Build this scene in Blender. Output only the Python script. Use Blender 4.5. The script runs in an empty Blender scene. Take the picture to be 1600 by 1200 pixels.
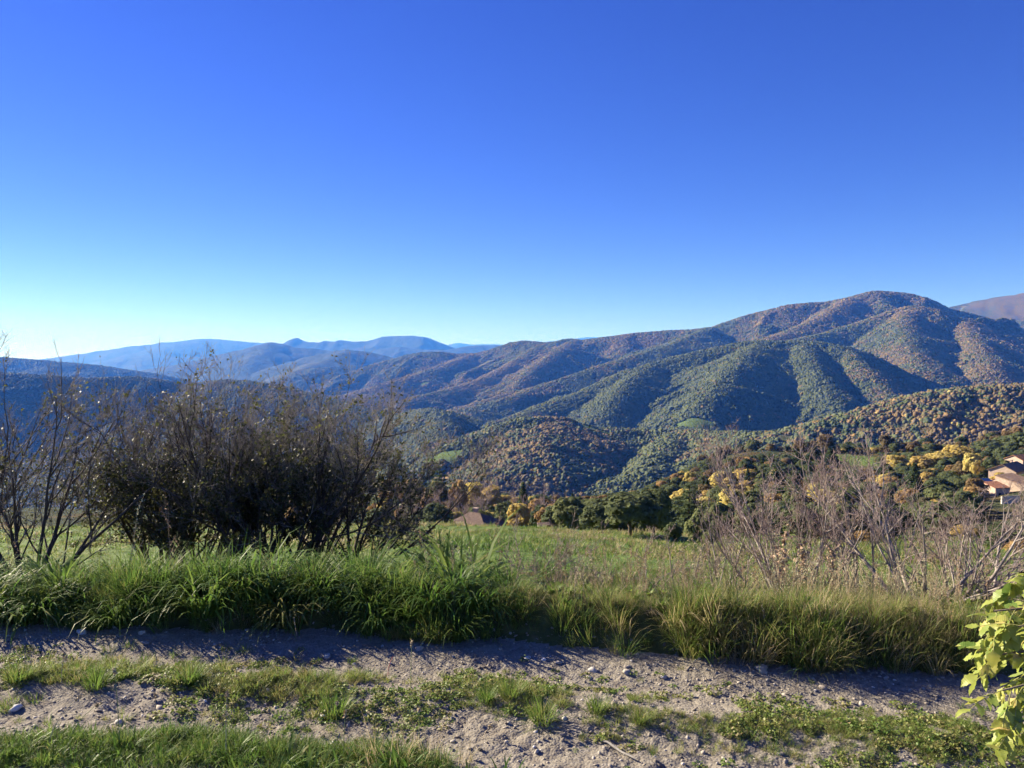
import bpy, math, random
import numpy as np
from mathutils import Vector, Matrix, Euler

# ------------------------------------------------------------------ camera, sky, sun, exposure
R = math.radians
scene = bpy.context.scene
col = scene.collection
CAM_Z = 1.9
FPX = 1204.0                    # focal length in pixels of the 1600 px wide photograph
PITCH = R(2.0)
SUN_AZ, SUN_EL = R(59), R(24)   # azimuth measured from the view direction towards the left
cam_d = bpy.data.cameras.new('camera'); cam = bpy.data.objects.new('camera', cam_d); col.objects.link(cam)
cam_d.sensor_width = 36.0; cam_d.lens = 36.0 * FPX / 1600.0
cam_d.clip_start = 0.05; cam_d.clip_end = 120000
cam.location = (0, 0, CAM_Z); cam.rotation_euler = (R(90) - PITCH, 0, 0)
scene.camera = cam

world = bpy.data.worlds.new('World'); scene.world = world; world.use_nodes = True
wn = world.node_tree.nodes; wl = world.node_tree.links; wn.clear()
sky = wn.new('ShaderNodeTexSky'); sky.sky_type = 'NISHITA'; sky.sun_disc = False
sky.sun_elevation = SUN_EL; sky.sun_rotation = -SUN_AZ
sky.altitude = 1900; sky.air_density = 1.0; sky.dust_density = 0.05; sky.ozone_density = 6.0
hs = wn.new('ShaderNodeHueSaturation'); hs.inputs['Saturation'].default_value = 1.16; hs.inputs['Hue'].default_value = 0.530
bg = wn.new('ShaderNodeBackground'); bg.inputs['Strength'].default_value = 0.058
wo = wn.new('ShaderNodeOutputWorld')
wl.new(sky.outputs[0], hs.inputs['Color']); wl.new(hs.outputs[0], bg.inputs[0]); wl.new(bg.outputs[0], wo.inputs[0])

sun_d = bpy.data.lights.new('sun', 'SUN'); sun_d.energy = 5.0; sun_d.angle = R(0.53); sun_d.color = (1.0, 0.90, 0.75)
sun = bpy.data.objects.new('sun', sun_d); col.objects.link(sun)
SUN = Vector((-math.sin(SUN_AZ) * math.cos(SUN_EL), math.cos(SUN_AZ) * math.cos(SUN_EL), math.sin(SUN_EL)))
sun.rotation_euler = SUN.to_track_quat('Z', 'Y').to_euler(); sun.location = (-30, 20, 40)

vs = scene.view_settings
vs.view_transform = 'Standard'; vs.look = 'None'; vs.exposure = 1.55; vs.gamma = 1.0; vs.use_curve_mapping = False
scene.cycles.use_denoising = True
scene.cycles.use_adaptive_sampling = True; scene.cycles.adaptive_threshold = 0.03
scene.cycles.max_bounces = 4; scene.cycles.diffuse_bounces = 1; scene.cycles.glossy_bounces = 1
scene.cycles.transmission_bounces = 2; scene.cycles.volume_bounces = 0; scene.cycles.transparent_max_bounces = 4
scene.cycles.caustics_reflective = False; scene.cycles.caustics_refractive = False

rng = np.random.default_rng(11)
random.seed(5)

# ------------------------------------------------------------------ helpers
def ray(u, v):
    """direction (x/y, z/y) of a pixel of the 1600x1200 photograph"""
    x = (u - 800) / FPX; y = (600 - v) / FPX
    fy = math.cos(PITCH) + y * math.sin(PITCH); fz = -math.sin(PITCH) + y * math.cos(PITCH)
    return x / fy, fz / fy
def at(u, v, Y):
    a, b = ray(u, v); return Vector((a * Y, Y, CAM_Z + b * Y))

def _hash(ix, iy, seed):
    h = (ix.astype(np.int64) * 374761393 + iy.astype(np.int64) * 668265263 + seed * 1274126177) & 0xFFFFFFFF
    h = ((h ^ (h >> 13)) * 1274126177) & 0xFFFFFFFF
    h = ((h ^ (h >> 16)) * 2246822519) & 0xFFFFFFFF
    return ((h ^ (h >> 15)) & 0xFFFFFF) / float(0xFFFFFF)
def vnoise(x, y, seed=0):
    x = np.asarray(x, float); y = np.asarray(y, float)
    ix = np.floor(x); iy = np.floor(y); fx = x - ix; fy = y - iy
    sx = fx * fx * fx * (fx * (fx * 6 - 15) + 10); sy = fy * fy * fy * (fy * (fy * 6 - 15) + 10)
    a = _hash(ix, iy, seed); b = _hash(ix + 1, iy, seed); c = _hash(ix, iy + 1, seed); d = _hash(ix + 1, iy + 1, seed)
    return (a + (b - a) * sx + (c - a) * sy + (a - b - c + d) * sx * sy) * 2 - 1
def fbm(x, y, octaves=4, seed=0, gain=0.5):
    s = 0; a = 1.0; n = 0; c, sn = math.cos(0.6), math.sin(0.6)
    for o in range(octaves):
        s = s + a * vnoise(x, y, seed + o * 17); n += a; a *= gain
        x, y = (x * c - y * sn) * 2.03 + 13.7, (x * sn + y * c) * 2.03 + 7.1
    return s / n
def sstep(a, b, x):
    t = np.clip((np.asarray(x, float) - a) / (b - a), 0, 1); return t * t * (3 - 2 * t)

def mesh_from(name, verts, faces_list, attrs=None, smooth=False):
    """verts (n,3); faces_list list of int arrays (m,k); attrs {name: per-vertex floats or (n,3) colours}"""
    me = bpy.data.meshes.new(name)
    verts = np.asarray(verts, np.float32)
    faces_list = [np.asarray(f, np.int32) for f in faces_list if len(f)]
    me.vertices.add(len(verts)); me.vertices.foreach_set('co', verts.ravel())
    loops = np.concatenate([f.ravel() for f in faces_list])
    counts = np.concatenate([np.full(len(f), f.shape[1], np.int32) for f in faces_list])
    starts = np.concatenate([[0], np.cumsum(counts)[:-1]]).astype(np.int32)
    me.loops.add(len(loops)); me.loops.foreach_set('vertex_index', loops)
    me.polygons.add(len(counts)); me.polygons.foreach_set('loop_start', starts)
    try: me.polygons.foreach_set('loop_total', counts)
    except Exception: pass
    if smooth: me.polygons.foreach_set('use_smooth', np.ones(len(counts), bool))
    for k, a in (attrs or {}).items():
        a = np.asarray(a, np.float32)
        if a.ndim == 1:
            at_ = me.attributes.new(k, 'FLOAT', 'POINT'); at_.data.foreach_set('value', a)
        else:
            at_ = me.attributes.new(k, 'FLOAT_VECTOR', 'POINT'); at_.data.foreach_set('vector', a.ravel())
    me.update(calc_edges=True)
    return me
def link(name, me, mats=None, parent=None, loc=None):
    o = bpy.data.objects.new(name, me); col.objects.link(o)
    if mats is not None and me is not None and len(me.materials) == 0:
        for m in (mats if isinstance(mats, (list, tuple)) else [mats]): me.materials.append(m)
    if parent is not None: o.parent = parent
    if loc is not None: o.location = loc
    return o
def tag(o, label=None, cat=None, group=None, kind=None):
    if label: o['label'] = label
    if cat: o['category'] = cat
    if group: o['group'] = group
    if kind: o['kind'] = kind
    return o
def empty(name, loc=(0, 0, 0), rz=0.0, s=1.0):
    o = bpy.data.objects.new(name, None); col.objects.link(o)
    o.location = loc; o.rotation_euler = (0, 0, rz); o.scale = (s, s, s) if not isinstance(s, tuple) else s
    o.empty_display_size = 0.1
    return o

class MB:
    """collects simple solids into one mesh"""
    def __init__(self): self.v = []; self.f = []
    def quad_prism(self, pts8):
        n = len(self.v); self.v += [tuple(p) for p in pts8]
        for q in ((0, 3, 2, 1), (4, 5, 6, 7), (0, 1, 5, 4), (1, 2, 6, 5), (2, 3, 7, 6), (3, 0, 4, 7)):
            self.f.append(tuple(n + i for i in q))
    def box(self, x0, x1, y0, y1, z0, z1):
        self.quad_prism([(x0, y0, z0), (x1, y0, z0), (x1, y1, z0), (x0, y1, z0), (x0, y0, z1), (x1, y0, z1), (x1, y1, z1), (x0, y1, z1)])
    def poly(self, pts):
        n = len(self.v); self.v += [tuple(p) for p in pts]; self.f.append(tuple(range(n, n + len(pts))))
    def slab(self, pts, t):
        """a convex polygon thickened downwards by t"""
        n = len(self.v); k = len(pts)
        self.v += [tuple(p) for p in pts] + [(p[0], p[1], p[2] - t) for p in pts]
        self.f.append(tuple(range(n, n + k))); self.f.append(tuple(range(n + 2 * k - 1, n + k - 1, -1)))
        for i in range(k):
            j = (i + 1) % k; self.f.append((n + i, n + k + i, n + k + j, n + j))
    def build(self, name, mat, parent=None):
        me = bpy.data.meshes.new(name); me.from_pydata(self.v, [], self.f); me.update()
        return link(name, me, mat, parent)

# ------------------------------------------------------------------ materials
class NT:
    def __init__(self, name):
        self.m = bpy.data.materials.new(name); self.m.use_nodes = True
        self.t = self.m.node_tree; self.t.nodes.clear()
        self.out = self.n('ShaderNodeOutputMaterial')
    def n(self, t, **kw):
        nd = self.t.nodes.new(t)
        for k, v in kw.items():
            if k.startswith('_'): setattr(nd, k[1:], v)
            else: self.set(nd.inputs[k.replace('__', ' ')], v)
        return nd
    def set(self, sock, v):
        if hasattr(v, 'links') or hasattr(v, 'is_output'): self.t.links.new(v, sock)
        elif isinstance(v, tuple) and len(v) == 3 and sock.type == 'RGBA': sock.default_value = (*v, 1)
        else: sock.default_value = v
    def noise(self, scale, detail=4, vec=None, rough=0.55):
        nd = self.n('ShaderNodeTexNoise', Scale=scale, Detail=detail, Roughness=rough)
        if vec is not None: self.set(nd.inputs['Vector'], vec)
        return nd
    def ramp(self, fac, stops):
        nd = self.n('ShaderNodeValToRGB'); self.set(nd.inputs[0], fac)
        cr = nd.color_ramp
        while len(cr.elements) < len(stops): cr.elements.new(0.5)
        for e, (p, c) in zip(cr.elements, stops): e.position = p; e.color = (*c, 1)
        return nd.outputs[0]
    def mix(self, fac, a, b, mode='MIX'):
        nd = self.n('ShaderNodeMix', _data_type='RGBA', _blend_type=mode)
        self.set(nd.inputs[0], fac); self.set(nd.inputs[6], a); self.set(nd.inputs[7], b)
        return nd.outputs[2]
    def math(self, op, a, b=0.0):
        nd = self.n('ShaderNodeMath', _operation=op); self.set(nd.inputs[0], a); self.set(nd.inputs[1], b); return nd.outputs[0]
    def attr(self, name, inst=False):
        nd = self.n('ShaderNodeAttribute'); nd.attribute_name = name
        if inst: nd.attribute_type = 'INSTANCER'
        return nd
    def bump(self, height, strength, dist):
        nd = self.n('ShaderNodeBump', Strength=strength, Distance=dist); self.set(nd.inputs['Height'], height); return nd.outputs[0]
    def principled(self, color, rough=0.8, normal=None, spec=0.3):
        nd = self.n('ShaderNodeBsdfPrincipled'); self.set(nd.inputs['Base Color'], color); self.set(nd.inputs['Roughness'], rough)
        nd.inputs['Specular IOR Level'].default_value = spec
        if normal is not None: self.set(nd.inputs['Normal'], normal)
        return nd.outputs[0]
    def leafy(self, color, trans=0.35, rough=0.5, spec=0.25):
        """leaf surface: reflecting plus light passing through"""
        p = self.principled(color, rough, None, spec)
        tr = self.n('ShaderNodeBsdfTranslucent'); self.set(tr.inputs[0], color)
        mx = self.n('ShaderNodeMixShader'); mx.inputs[0].default_value = trans
        self.t.links.new(p, mx.inputs[1]); self.t.links.new(tr.outputs[0], mx.inputs[2])
        return mx.outputs[0]
    def done(self, shader):
        self.t.links.new(shader, self.out.inputs['Surface']); return self.m
def simple(name, c, rough=0.8, var=0.25, scale=6.0, bump=0.0, spec=0.3):
    t = NT(name); co = t.n('ShaderNodeTexCoord').outputs['Object']
    nz = t.noise(scale, 5, co)
    lo = tuple(x * (1 - var) for x in c); hi = tuple(min(1, x * (1 + var)) for x in c)
    cc = t.ramp(nz.outputs[0], [(0.3, lo), (0.7, hi)])
    nm = t.bump(nz.outputs[0], bump, 0.02) if bump else None
    return t.done(t.principled(cc, rough, nm, spec))
# ------------------------------------------------------------------ terrain heights
# crest lines: (u, v, distance) ; slope, rounding, autumn share, spur strength, spur wavelength
RIDGES = [
 dict(p=[(-150,566,26000),(60,562,26000),(150,549,26000),(200,543,26000),(260,535.5,26000),(310,529.5,26000),(340,529,26000),(370,533,26000),(410,535.5,26000),(470,540,27000),(560,552,27000)], s=.16, w=300, a=.2, k=.25, l=2600),
 dict(p=[(200,560,21000),(250,556,21000),(290,558,21000),(330,556.5,21000),(370,566,20500)], s=.2, w=200, a=.2, k=.25, l=1800),
 dict(p=[(640,545,38000),(700,539,38000),(716,535.5,38000),(735,538.5,38000),(770,537.5,38000),(800,540,38000),(900,529,38000),(920,526.5,38000),(950,528,38000),(1010,536,38000)], s=.14, w=300, a=.2, k=.2, l=3500),
 dict(p=[(420,549,19000),(444,537,19000),(456,529.5,19000),(464,527.5,19000),(474,532.5,19000),(500,534.5,19000),(508,531.5,19000),(522,534,19000),(531,531,19000),(552,534,19000),(580,530,19000),(598,525,19000),(620,524.5,19000),(645,524.5,19000),(668,527,19000),(690,535.5,19000),(712,544,19000),(760,550,19000)], s=.2, w=60, a=.25, k=.5, l=1400),
 dict(p=[(560,551,16000),(600,543,16000),(625,541.5,16000),(650,546,16000),(700,547,16000),(745,539,17000),(790,539,17000),(840,548,17000)], s=.2, w=150, a=.3, k=.4, l=1200),
 dict(p=[(210,580,12500),(260,572,12500),(320,560,12500),(360,550,12500),(400,540,12500),(424,534.5,12500),(440,537,12500),(462,543,12500),(490,544,12500),(520,549,12500),(545,546,12000),(560,551,12000),(600,556,12000),(640,566,12000)], s=.26, w=80, a=.25, k=.6, l=900),
 dict(p=[(424,534.5,12500),(410,550,11500),(395,565,10800),(380,585,10200)], s=.3, w=80, a=.25, k=.5, l=700),
 dict(p=[(490,556,10500),(520,550,10500),(545,545,10500),(575,549,10500),(610,558,10500),(650,566,10500)], s=.26, w=80, a=.3, k=.6, l=800),
 dict(p=[(545,546,10500),(520,560,9800),(490,568,9300),(460,580,8800)], s=.3, w=60, a=.3, k=.5, l=700),
 dict(p=[(-200,548,7200),(-60,553,7200),(0,558,7200),(50,562,7200),(100,566,7200),(135,569,7200),(170,573,7200),(205,579,7200),(250,585,7200),(290,594,7200),(330,610,7200)], s=.3, w=60, a=.15, k=.5, l=600),
 dict(p=[(420,600,8200),(450,588,8200),(475,577.5,8200),(500,576,8000),(520,574,8000),(540,582,7900),(560,592,7800)], s=.32, w=60, a=.3, k=.5, l=500),
 # dark ridge behind the left shrubs
 dict(p=[(-250,560,3300),(-100,575,3300),(60,585,3350),(140,590,3400),(185,588.5,3450),(215,588,3500),(250,592,3500),(290,600,3500),(325,595,3450),(350,592.5,3400),(385,594,3350),(430,600,3300),(470,610,3250),(520,623,3150),(570,637,3050),(610,647,3000),(650,660,2900)], s=.56, w=40, a=.3, k=.5, l=330),
 dict(p=[(500,618,3900),(545,620,3850),(590,627,3750),(625,636,3650),(650,645,3550)], s=.42, w=40, a=.55, k=.5, l=300),
 # long ridge that climbs to the summit
 dict(p=[(500,612,7600),(545,590,7400),(600,566,7000),(630,556,6900),(660,550.5,6800),(690,550,6700),(715,553,6700),(745,552,6600),(775,544,6500),(800,535,6400),(818,532.5,6300),(835,533.5,6200),(852,536,6100),(875,533,6000),(890,529.5,5900),(910,531,5800),(950,526,5700),(1000,519.5,5600),(1040,516.5,5500),(1080,515,5400),(1110,511,5300),(1140,501,5250),(1170,491,5200),(1200,484,5150),(1225,477,5100),(1250,474,5100),(1290,471.5,5100),(1325,465,5100),(1345,459,5100),(1362,454.5,5100),(1375,454.5,5100),(1395,456,5100),(1420,458,5050),(1440,463,5000),(1460,471,5000),(1478,481,5000),(1520,491,5000),(1600,514,5000),(1750,545,4900)], s=.46, w=70, a=.47, k=.75, l=420),
 dict(p=[(1440,492,8600),(1490,478,8600),(1520,472,8600),(1560,464,8200),(1600,457,8000),(1700,445,8000)], s=.30, w=100, a=.6, k=.5, l=700),
 # spurs
 dict(p=[(740,553,6500),(712,563,6050),(680,575,5700),(645,587,5400),(600,600,5200)], s=.34, w=40, a=.65, k=.45, l=260),
 dict(p=[(852,536,6000),(812,560,5300),(770,585,4850),(735,598,4600),(700,608,4400),(640,622,4200)], s=.36, w=40, a=.6, k=.45, l=260),
 dict(p=[(900,531,5700),(870,548,5200),(840,570,4750),(818,590,4400),(800,612,4100),(740,632,3900)], s=.38, w=35, a=.6, k=.5, l=240),
 dict(p=[(1110,511,5200),(1075,526,4700),(1040,541,4350),(1000,552,4150),(925,575,3950),(860,597,3800),(800,618,3600),(740,636,3450)], s=.40, w=40, a=.35, k=.45, l=260),
 dict(p=[(1325,465,5000),(1300,485,4650),(1265,503,4400),(1225,520,4200),(1190,532,4050)], s=.42, w=40, a=.65, k=.4, l=240),
 dict(p=[(1660,560,3900),(1600,535,4000),(1550,517,4050),(1500,496,4100),(1470,484,4150),(1440,478.5,4200),(1420,478,4200),(1395,484,4200),(1365,495,4150),(1330,507,4100),(1290,519,4000),(1250,528,3900),(1200,538,3800)], s=.46, w=50, a=.4, k=.5, l=280),
 dict(p=[(1420,479,4200),(1412,500,3850),(1418,520,3600),(1425,545,3350),(1440,570,3100)], s=.44, w=40, a=.5, k=.4, l=220),
 dict(p=[(1500,496,4100),(1520,525,3650),(1535,550,3300),(1550,580,3000)], s=.40, w=40, a=.75, k=.4, l=220),
 # front hill
 dict(p=[(790,655,2500),(830,641,2650),(865,628,2750),(900,615,2850),(945,596,2950),(990,575,3050),(1020,566,3080),(1050,557,3100),(1095,547,3100),(1140,537,3100),(1165,533,3100),(1190,531.5,3100),(1220,531.5,3100),(1250,531,3100),(1280,533.5,3050),(1310,538,3000),(1350,550,2950),(1400,575,2850),(1450,604,2750)], s=.50, w=60, a=.12, k=.5, l=300),
 dict(p=[(1190,532,3100),(1165,552,2800),(1140,580,2550),(1110,612,2350),(1085,645,2200),(1070,665,2100)], s=.52, w=45, a=.10, k=.4, l=200),
 dict(p=[(1255,531,3080),(1265,560,2750),(1285,595,2500),(1305,630,2300),(1320,655,2180)], s=.52, w=35, a=.25, k=.4, l=200),
 dict(p=[(1320,540,3000),(1345,570,2700),(1375,600,2500),(1400,625,2350)], s=.52, w=35, a=.4, k=.4, l=200),
 dict(p=[(1020,566,3080),(985,592,2820),(960,618,2620),(945,645,2450)], s=.52, w=35, a=.10, k=.4, l=200),
 # rounded knoll in the valley
 dict(p=[(560,668,2950),(610,650,2850),(645,640,2740),(672,637,2620),(686,645,2450),(694,664,2280),(698,690,2120)], s=.58, w=45, a=.03, k=.3, l=260),
 dict(p=[(672,637,2620),(705,643,2580),(735,652,2540),(768,664,2500)], s=.62, w=40, a=.03, k=.3, l=260),
 # near wooded hillside, left shoulder to right
 dict(p=[(640,735,1450),(690,707,1500),(740,682,1560),(775,667,1600),(800,657.5,1640),(830,651,1660),(862,650.5,1680),(900,657,1700),(940,668,1720),(1000,669,1720),(1060,671,1680),(1130,673,1520),(1200,673,1380)], s=.44, w=40, a=.24, k=.45, l=170),
 dict(p=[(1200,673,1380),(1245,664,1330),(1290,652,1300),(1340,638,1290),(1400,621,1290),(1450,611,1290),(1500,604,1290),(1550,600,1290),(1600,597,1290),(1750,588,1290)], s=.44, w=30, a=.56, k=.5, l=170),
 dict(p=[(1060,671,1680),(1040,695,1480),(1020,720,1330),(1000,745,1200)], s=.46, w=25, a=.08, k=.4, l=120),
 dict(p=[(862,651,1680),(850,680,1480),(830,710,1340),(810,740,1230)], s=.38, w=60, a=.42, k=.4, l=120),
]
TREE_H = 6.0
for r_ in RIDGES:
    P = []
    for (u, v, Y) in r_['p']:
        q = at(u, v, Y); P.append((q.x, q.y, q.z - (TREE_H if Y < 7700 else 0)))
    r_['P'] = np.array(P)

PROF_L = np.array([(0,0),(5.0,0),(5.5,.0),(6.4,-.22),(7.6,-.58),(10,-1.02),(14,-2.1),(50,-10.3),(108,-22.4),(118,-25.5),(170,-38.5),(250,-52.5),(340,-64),(420,-100),(700,-225),(1000,-330),(1600,-420),(60000,-420)])
PROF_R = np.array([(0,0),(5.0,0),(5.5,-.02),(6.4,-.26),(7.6,-.66),(10,-1.17),(14,-2.2),(50,-10.8),(100,-22.2),(160,-33),(230,-43.0),(330,-52),(430,-57.5),(478,-58.0),(520,-66),(700,-150),(1000,-330),(1600,-420),(60000,-420)])
PROF_X = np.array([(0,0),(5.0,0),(5.6,.0),(6.4,-.2),(7.6,-.66),(10,-1.25),(14,-2.3),(50,-11.2),(100,-21.5),(160,-31),(230,-39.5),(330,-46),(430,-50),(500,-52),(560,-60),(700,-140),(1000,-330),(1600,-420),(60000,-420)])

def track_edge(x):
    """far edge of the dirt track (y as a function of x)"""
    return 5.06 - 0.155 * x - 0.012 * x * x + 0.07 * vnoise(x * 1.7, x * 0 + 3.3, 91) + 0.03 * vnoise(x * 6, x * 0 + 1.3, 92)
def near_edge(x):
    """near edge of the track: bottom left verge"""
    return 3.60 - 0.06 * x + 0.10 * vnoise(x * 1.9, x * 0 + 8.3, 93)

def H_parts(x, y):
    x = np.asarray(x, float); y = np.asarray(y, float)
    r = np.hypot(x, y)
    front = y > 0.3
    t = np.where(front, x / np.maximum(np.abs(y), .3), np.sign(x) * 3)
    u = np.clip(800 + t * FPX, -400, 2200)
    # local hillside
    th = np.degrees(np.arctan2(np.abs(x), y))
    d = np.where(th < 42, np.maximum(y, 0), r * 0.7431 * (1 - sstep(70, 130, th)))
    zl = np.interp(d, PROF_L[:, 0], PROF_L[:, 1]); zr = np.interp(d, PROF_R[:, 0], PROF_R[:, 1]); zx = np.interp(d, PROF_X[:, 0], PROF_X[:, 1])
    w = sstep(820, 1180, u); w2 = sstep(1350, 1650, u)
    near = zl * (1 - w) + (zr * (1 - w2) + zx * w2) * w
    near = near + np.clip((r - 20) / 60, 0, 1) * (0.5 * vnoise(x / 17, y / 17, 5)) + np.clip((r - 120) / 150, 0, 1) * 3.0 * fbm(x / 70, y / 70, 3, 6)
    near = near + np.clip((r - 9) / 20, 0, 1) * (.10 * vnoise(x / 2.3, y / 4.0, 8) + .05 * vnoise(x / .9, y / 1.3, 9))
    # terraced lynchets across the meadow
    near = near + np.clip((r - 16) / 10, 0, 1) * (1 - sstep(105, 130, r)) * .36 * np.sin((y + .35 * x + 2.0 * vnoise(x / 12, y / 12, 44)) / 3.6)
    base = -380 + 55 * fbm(x / 900, y / 900, 4, 21) + 20 * fbm(x / 300, y / 300, 3, 22)
    base = base + np.clip((r - 3000) / 4000, 0, 1) * 60
    best = base.copy(); bias = np.full(x.shape, .35); bd = np.full(x.shape, 9999.)
    far = r > 420
    xf, yf = x[far], y[far]
    bf = best[far]; ab = bias[far]; db = bd[far]
    wx = xf + 40 * vnoise(xf / 260, yf / 260, 31) + 14 * vnoise(xf / 90, yf / 90, 33)
    wy = yf + 40 * vnoise(xf / 260, yf / 260, 32) + 14 * vnoise(xf / 90, yf / 90, 34)
    for i, rd in enumerate(RIDGES):
        P = rd['P']
        ymin = P[:, 1].min(); zmax = P[:, 2].max()
        reach = (zmax + 420) / (rd['s'] * .55) + 300
        sel = np.where((np.abs(yf - np.clip(yf, P[:, 1].min(), P[:, 1].max())) < reach) & (np.abs(xf - np.clip(xf, P[:, 0].min(), P[:, 0].max())) < reach))[0]
        if len(sel) == 0: continue
        px, py = xf[sel], yf[sel]; qx, qy = wx[sel], wy[sel]
        bestd = np.full(len(sel), 1e18); zc = np.zeros(len(sel)); sc = np.zeros(len(sel)); s0 = 0
        # near a crest the unwarped position counts, lower down the warped one
        for a, b in zip(P[:-1], P[1:]):
            ex, ey = b[0] - a[0], b[1] - a[1]; L2 = ex * ex + ey * ey; L = math.sqrt(L2)
            tt = np.clip(((px - a[0]) * ex + (py - a[1]) * ey) / L2, 0, 1)
            dd = (px - a[0] - ex * tt) ** 2 + (py - a[1] - ey * tt) ** 2
            m = dd < bestd
            bestd[m] = dd[m]; zc[m] = a[2] + (b[2] - a[2]) * tt[m]; sc[m] = s0 + L * tt[m]; s0 += L
        dist = np.sqrt(bestd)
        l = rd['l']; k = rd['k']
        sw = sc + 0.35 * l * vnoise(dist / (l * .9), sc / (l * 1.3), 60 + i) + 0.25 * (qx - px) + .2 * (qy - py)
        n1 = 1 - 2 * np.abs(vnoise(sw / l, dist / (l * 4.0), 100 + i)) ; n2 = 1 - 2 * np.abs(vnoise(sw / (l * .43), dist / (l * 1.7), 140 + i))
        mult = 1 - 1.25 * k * (.66 * (n1 - .42) + .34 * (n2 - .42)) * np.clip(dist / (l * .35), 0, 1)
        h = zc - rd['s'] * mult * (np.sqrt(dist ** 2 + rd['w'] ** 2) - rd['w'])
        h = h + np.clip(dist / 220, 0, 1) * (7 * fbm(px / 120, py / 120, 3, 77) * np.clip(l / 300, .6, 3))
        h = h + np.clip(dist / (l * .3), 0, 1) * l * .05 * fbm(px / (l * .35), py / (l * .35), 4, 79)
        m = h > bf[sel]
        jj = sel[m]; bf[jj] = h[m]; ab[jj] = rd['a']; db[jj] = dist[m]
    best[far] = bf; bias[far] = ab; bd[far] = db
    z = np.where(far, np.maximum(near, best), near)
    isnear = (~far) | (near >= best)
    # relief of the track
    yt = track_edge(x)
    on = (r < 9)
    e = np.where(on, y - yt, 9)
    rut = np.where(on, -.045 * np.exp(-((e + .48) / .26) ** 2) - .03 * np.exp(-((e + 1.25) / .3) ** 2) + .02 * np.exp(-((e + .86) / .2) ** 2), 0)
    bank = np.where(on, .20 * sstep(-.02, .28, e) * (1 - .8 * sstep(.35, 1.1, e)), 0)
    grit = np.where(on, .014 * fbm(x * 3.1, y * 3.1, 3, 201) + (.006 + .010 * np.exp(-((e + 1.3) / .35) ** 2)) * fbm(x * 11, y * 11, 3, 202) + .005 * vnoise(x * 38, y * 38, 203), 0)
    z = z + (rut + bank + grit) * np.clip((9 - r) / 3, 0, 1)
    return z, bias, isnear, u
def H(x, y):
    z = H_parts(np.atleast_1d(np.asarray(x, float)), np.atleast_1d(np.asarray(y, float)))[0]
    return float(z[0]) if np.ndim(x) == 0 else z

def rings():
    out = [1.2]
    def go(to, f):
        while out[-1] < to: out.append(out[-1] * (1 + f))
    go(2.6, .05); go(6.6, .0042); go(15, .011); go(150, .016); go(480, .013); go(900, .016); go(5600, .0085); go(9000, .012); go(46000, .016)
    return np.array(out)
RR = rings()
AA = np.concatenate([np.linspace(-40, 40, 560), np.linspace(40, 320, 60)[1:-1]])
NA, NR = len(AA), len(RR)
GX = np.sin(np.radians(AA))[:, None] * RR[None, :]; GY = np.cos(np.radians(AA))[:, None] * RR[None, :]
GZ, GB, GN_, GU = [a.reshape(NA, NR) for a in H_parts(GX.ravel(), GY.ravel())]

def hit(u, v):
    """first point of the ground seen through a pixel"""
    a, b = ray(u, v); ang = math.degrees(math.atan(a)); i = int(np.argmin(np.abs(AA[:560] - ang)))
    cosw = math.cos(math.atan(a))
    tz = (GZ[i] - CAM_Z) / (RR * cosw)
    j = np.argmax((tz >= b) & (RR > 7))
    return Vector((GX[i, j], GY[i, j], GZ[i, j]))
# what can be seen (with room for a step aside): running maximum of the elevation angle
TAN = (GZ - CAM_Z) / RR[None, :]
HORIZ = np.maximum.accumulate(np.concatenate([np.full((NA, 1), -9.), TAN[:, :-1]], 1), axis=1)

# clearings in the woods: centre, half axes
CLEAR = []
for (u, v, a, b, rot) in ((1086, 660, 62, 34, 0.0), (1082, 670, 50, 12, 0), (925, 671, 42, 24, 0), (690, 713, 46, 26, 0), (1338, 717, 15, 44, 0), (1205, 718, 8, 10, 0), (812, 612, 50, 22, 0), (660, 600, 50, 22, 0), (1500, 604, 0.1, .1, 0)):
    c = hit(u, v); CLEAR.append((c.x, c.y, a, b))
def clearing(x, y):
    m = np.zeros(np.shape(x))
    for (cx, cy, a, b) in CLEAR:
        q = ((x - cx) / a) ** 2 + ((y - cy) / b) ** 2 + .35 * vnoise(x / 18, y / 18, 55)
        m = np.maximum(m, 1 - sstep(.85, 1.05, q))
    return m
def autumn(x, y, bias):
    """0 evergreen .. 1 autumn coloured"""
    n = .5 + .75 * fbm(x / 420, y / 420, 4, 301) + .35 * fbm(x / 90, y / 90, 2, 302)
    return np.clip(.5 + (n - .5) * .9 + (bias - .42) * 1.5, 0, 1)
GA = autumn(GX, GY, GB); GC = clearing(GX, GY)
# ------------------------------------------------------------------ terrain meshes
def mat_dirt():
    t = NT('dirt'); co = t.n('ShaderNodeTexCoord').outputs['Object']
    big = t.noise(1.3, 5, co); fine = t.noise(38, 6, co, .7); mid = t.noise(9, 4, co)
    c = t.ramp(big.outputs[0], [(.3, (.190, .166, .132)), (.7, (.295, .265, .218))])
    c = t.mix(.55, c, t.ramp(fine.outputs[0], [(.3, (.100, .087, .068)), (.52, (.228, .202, .162)), (.72, (.40, .37, .315))]))
    c = t.mix(t.ramp(mid.outputs[0], [(.52, (0, 0, 0)), (.72, (.5, .5, .5))]), c, (.155, .122, .09))
    vo = t.n('ShaderNodeTexVoronoi', Scale=70.0, Vector=co)
    hh = t.math('ADD', fine.outputs[0], t.math('MULTIPLY', vo.outputs['Distance'], -.8))
    return t.done(t.principled(c, .95, t.bump(hh, .6, .010), .15))
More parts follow.
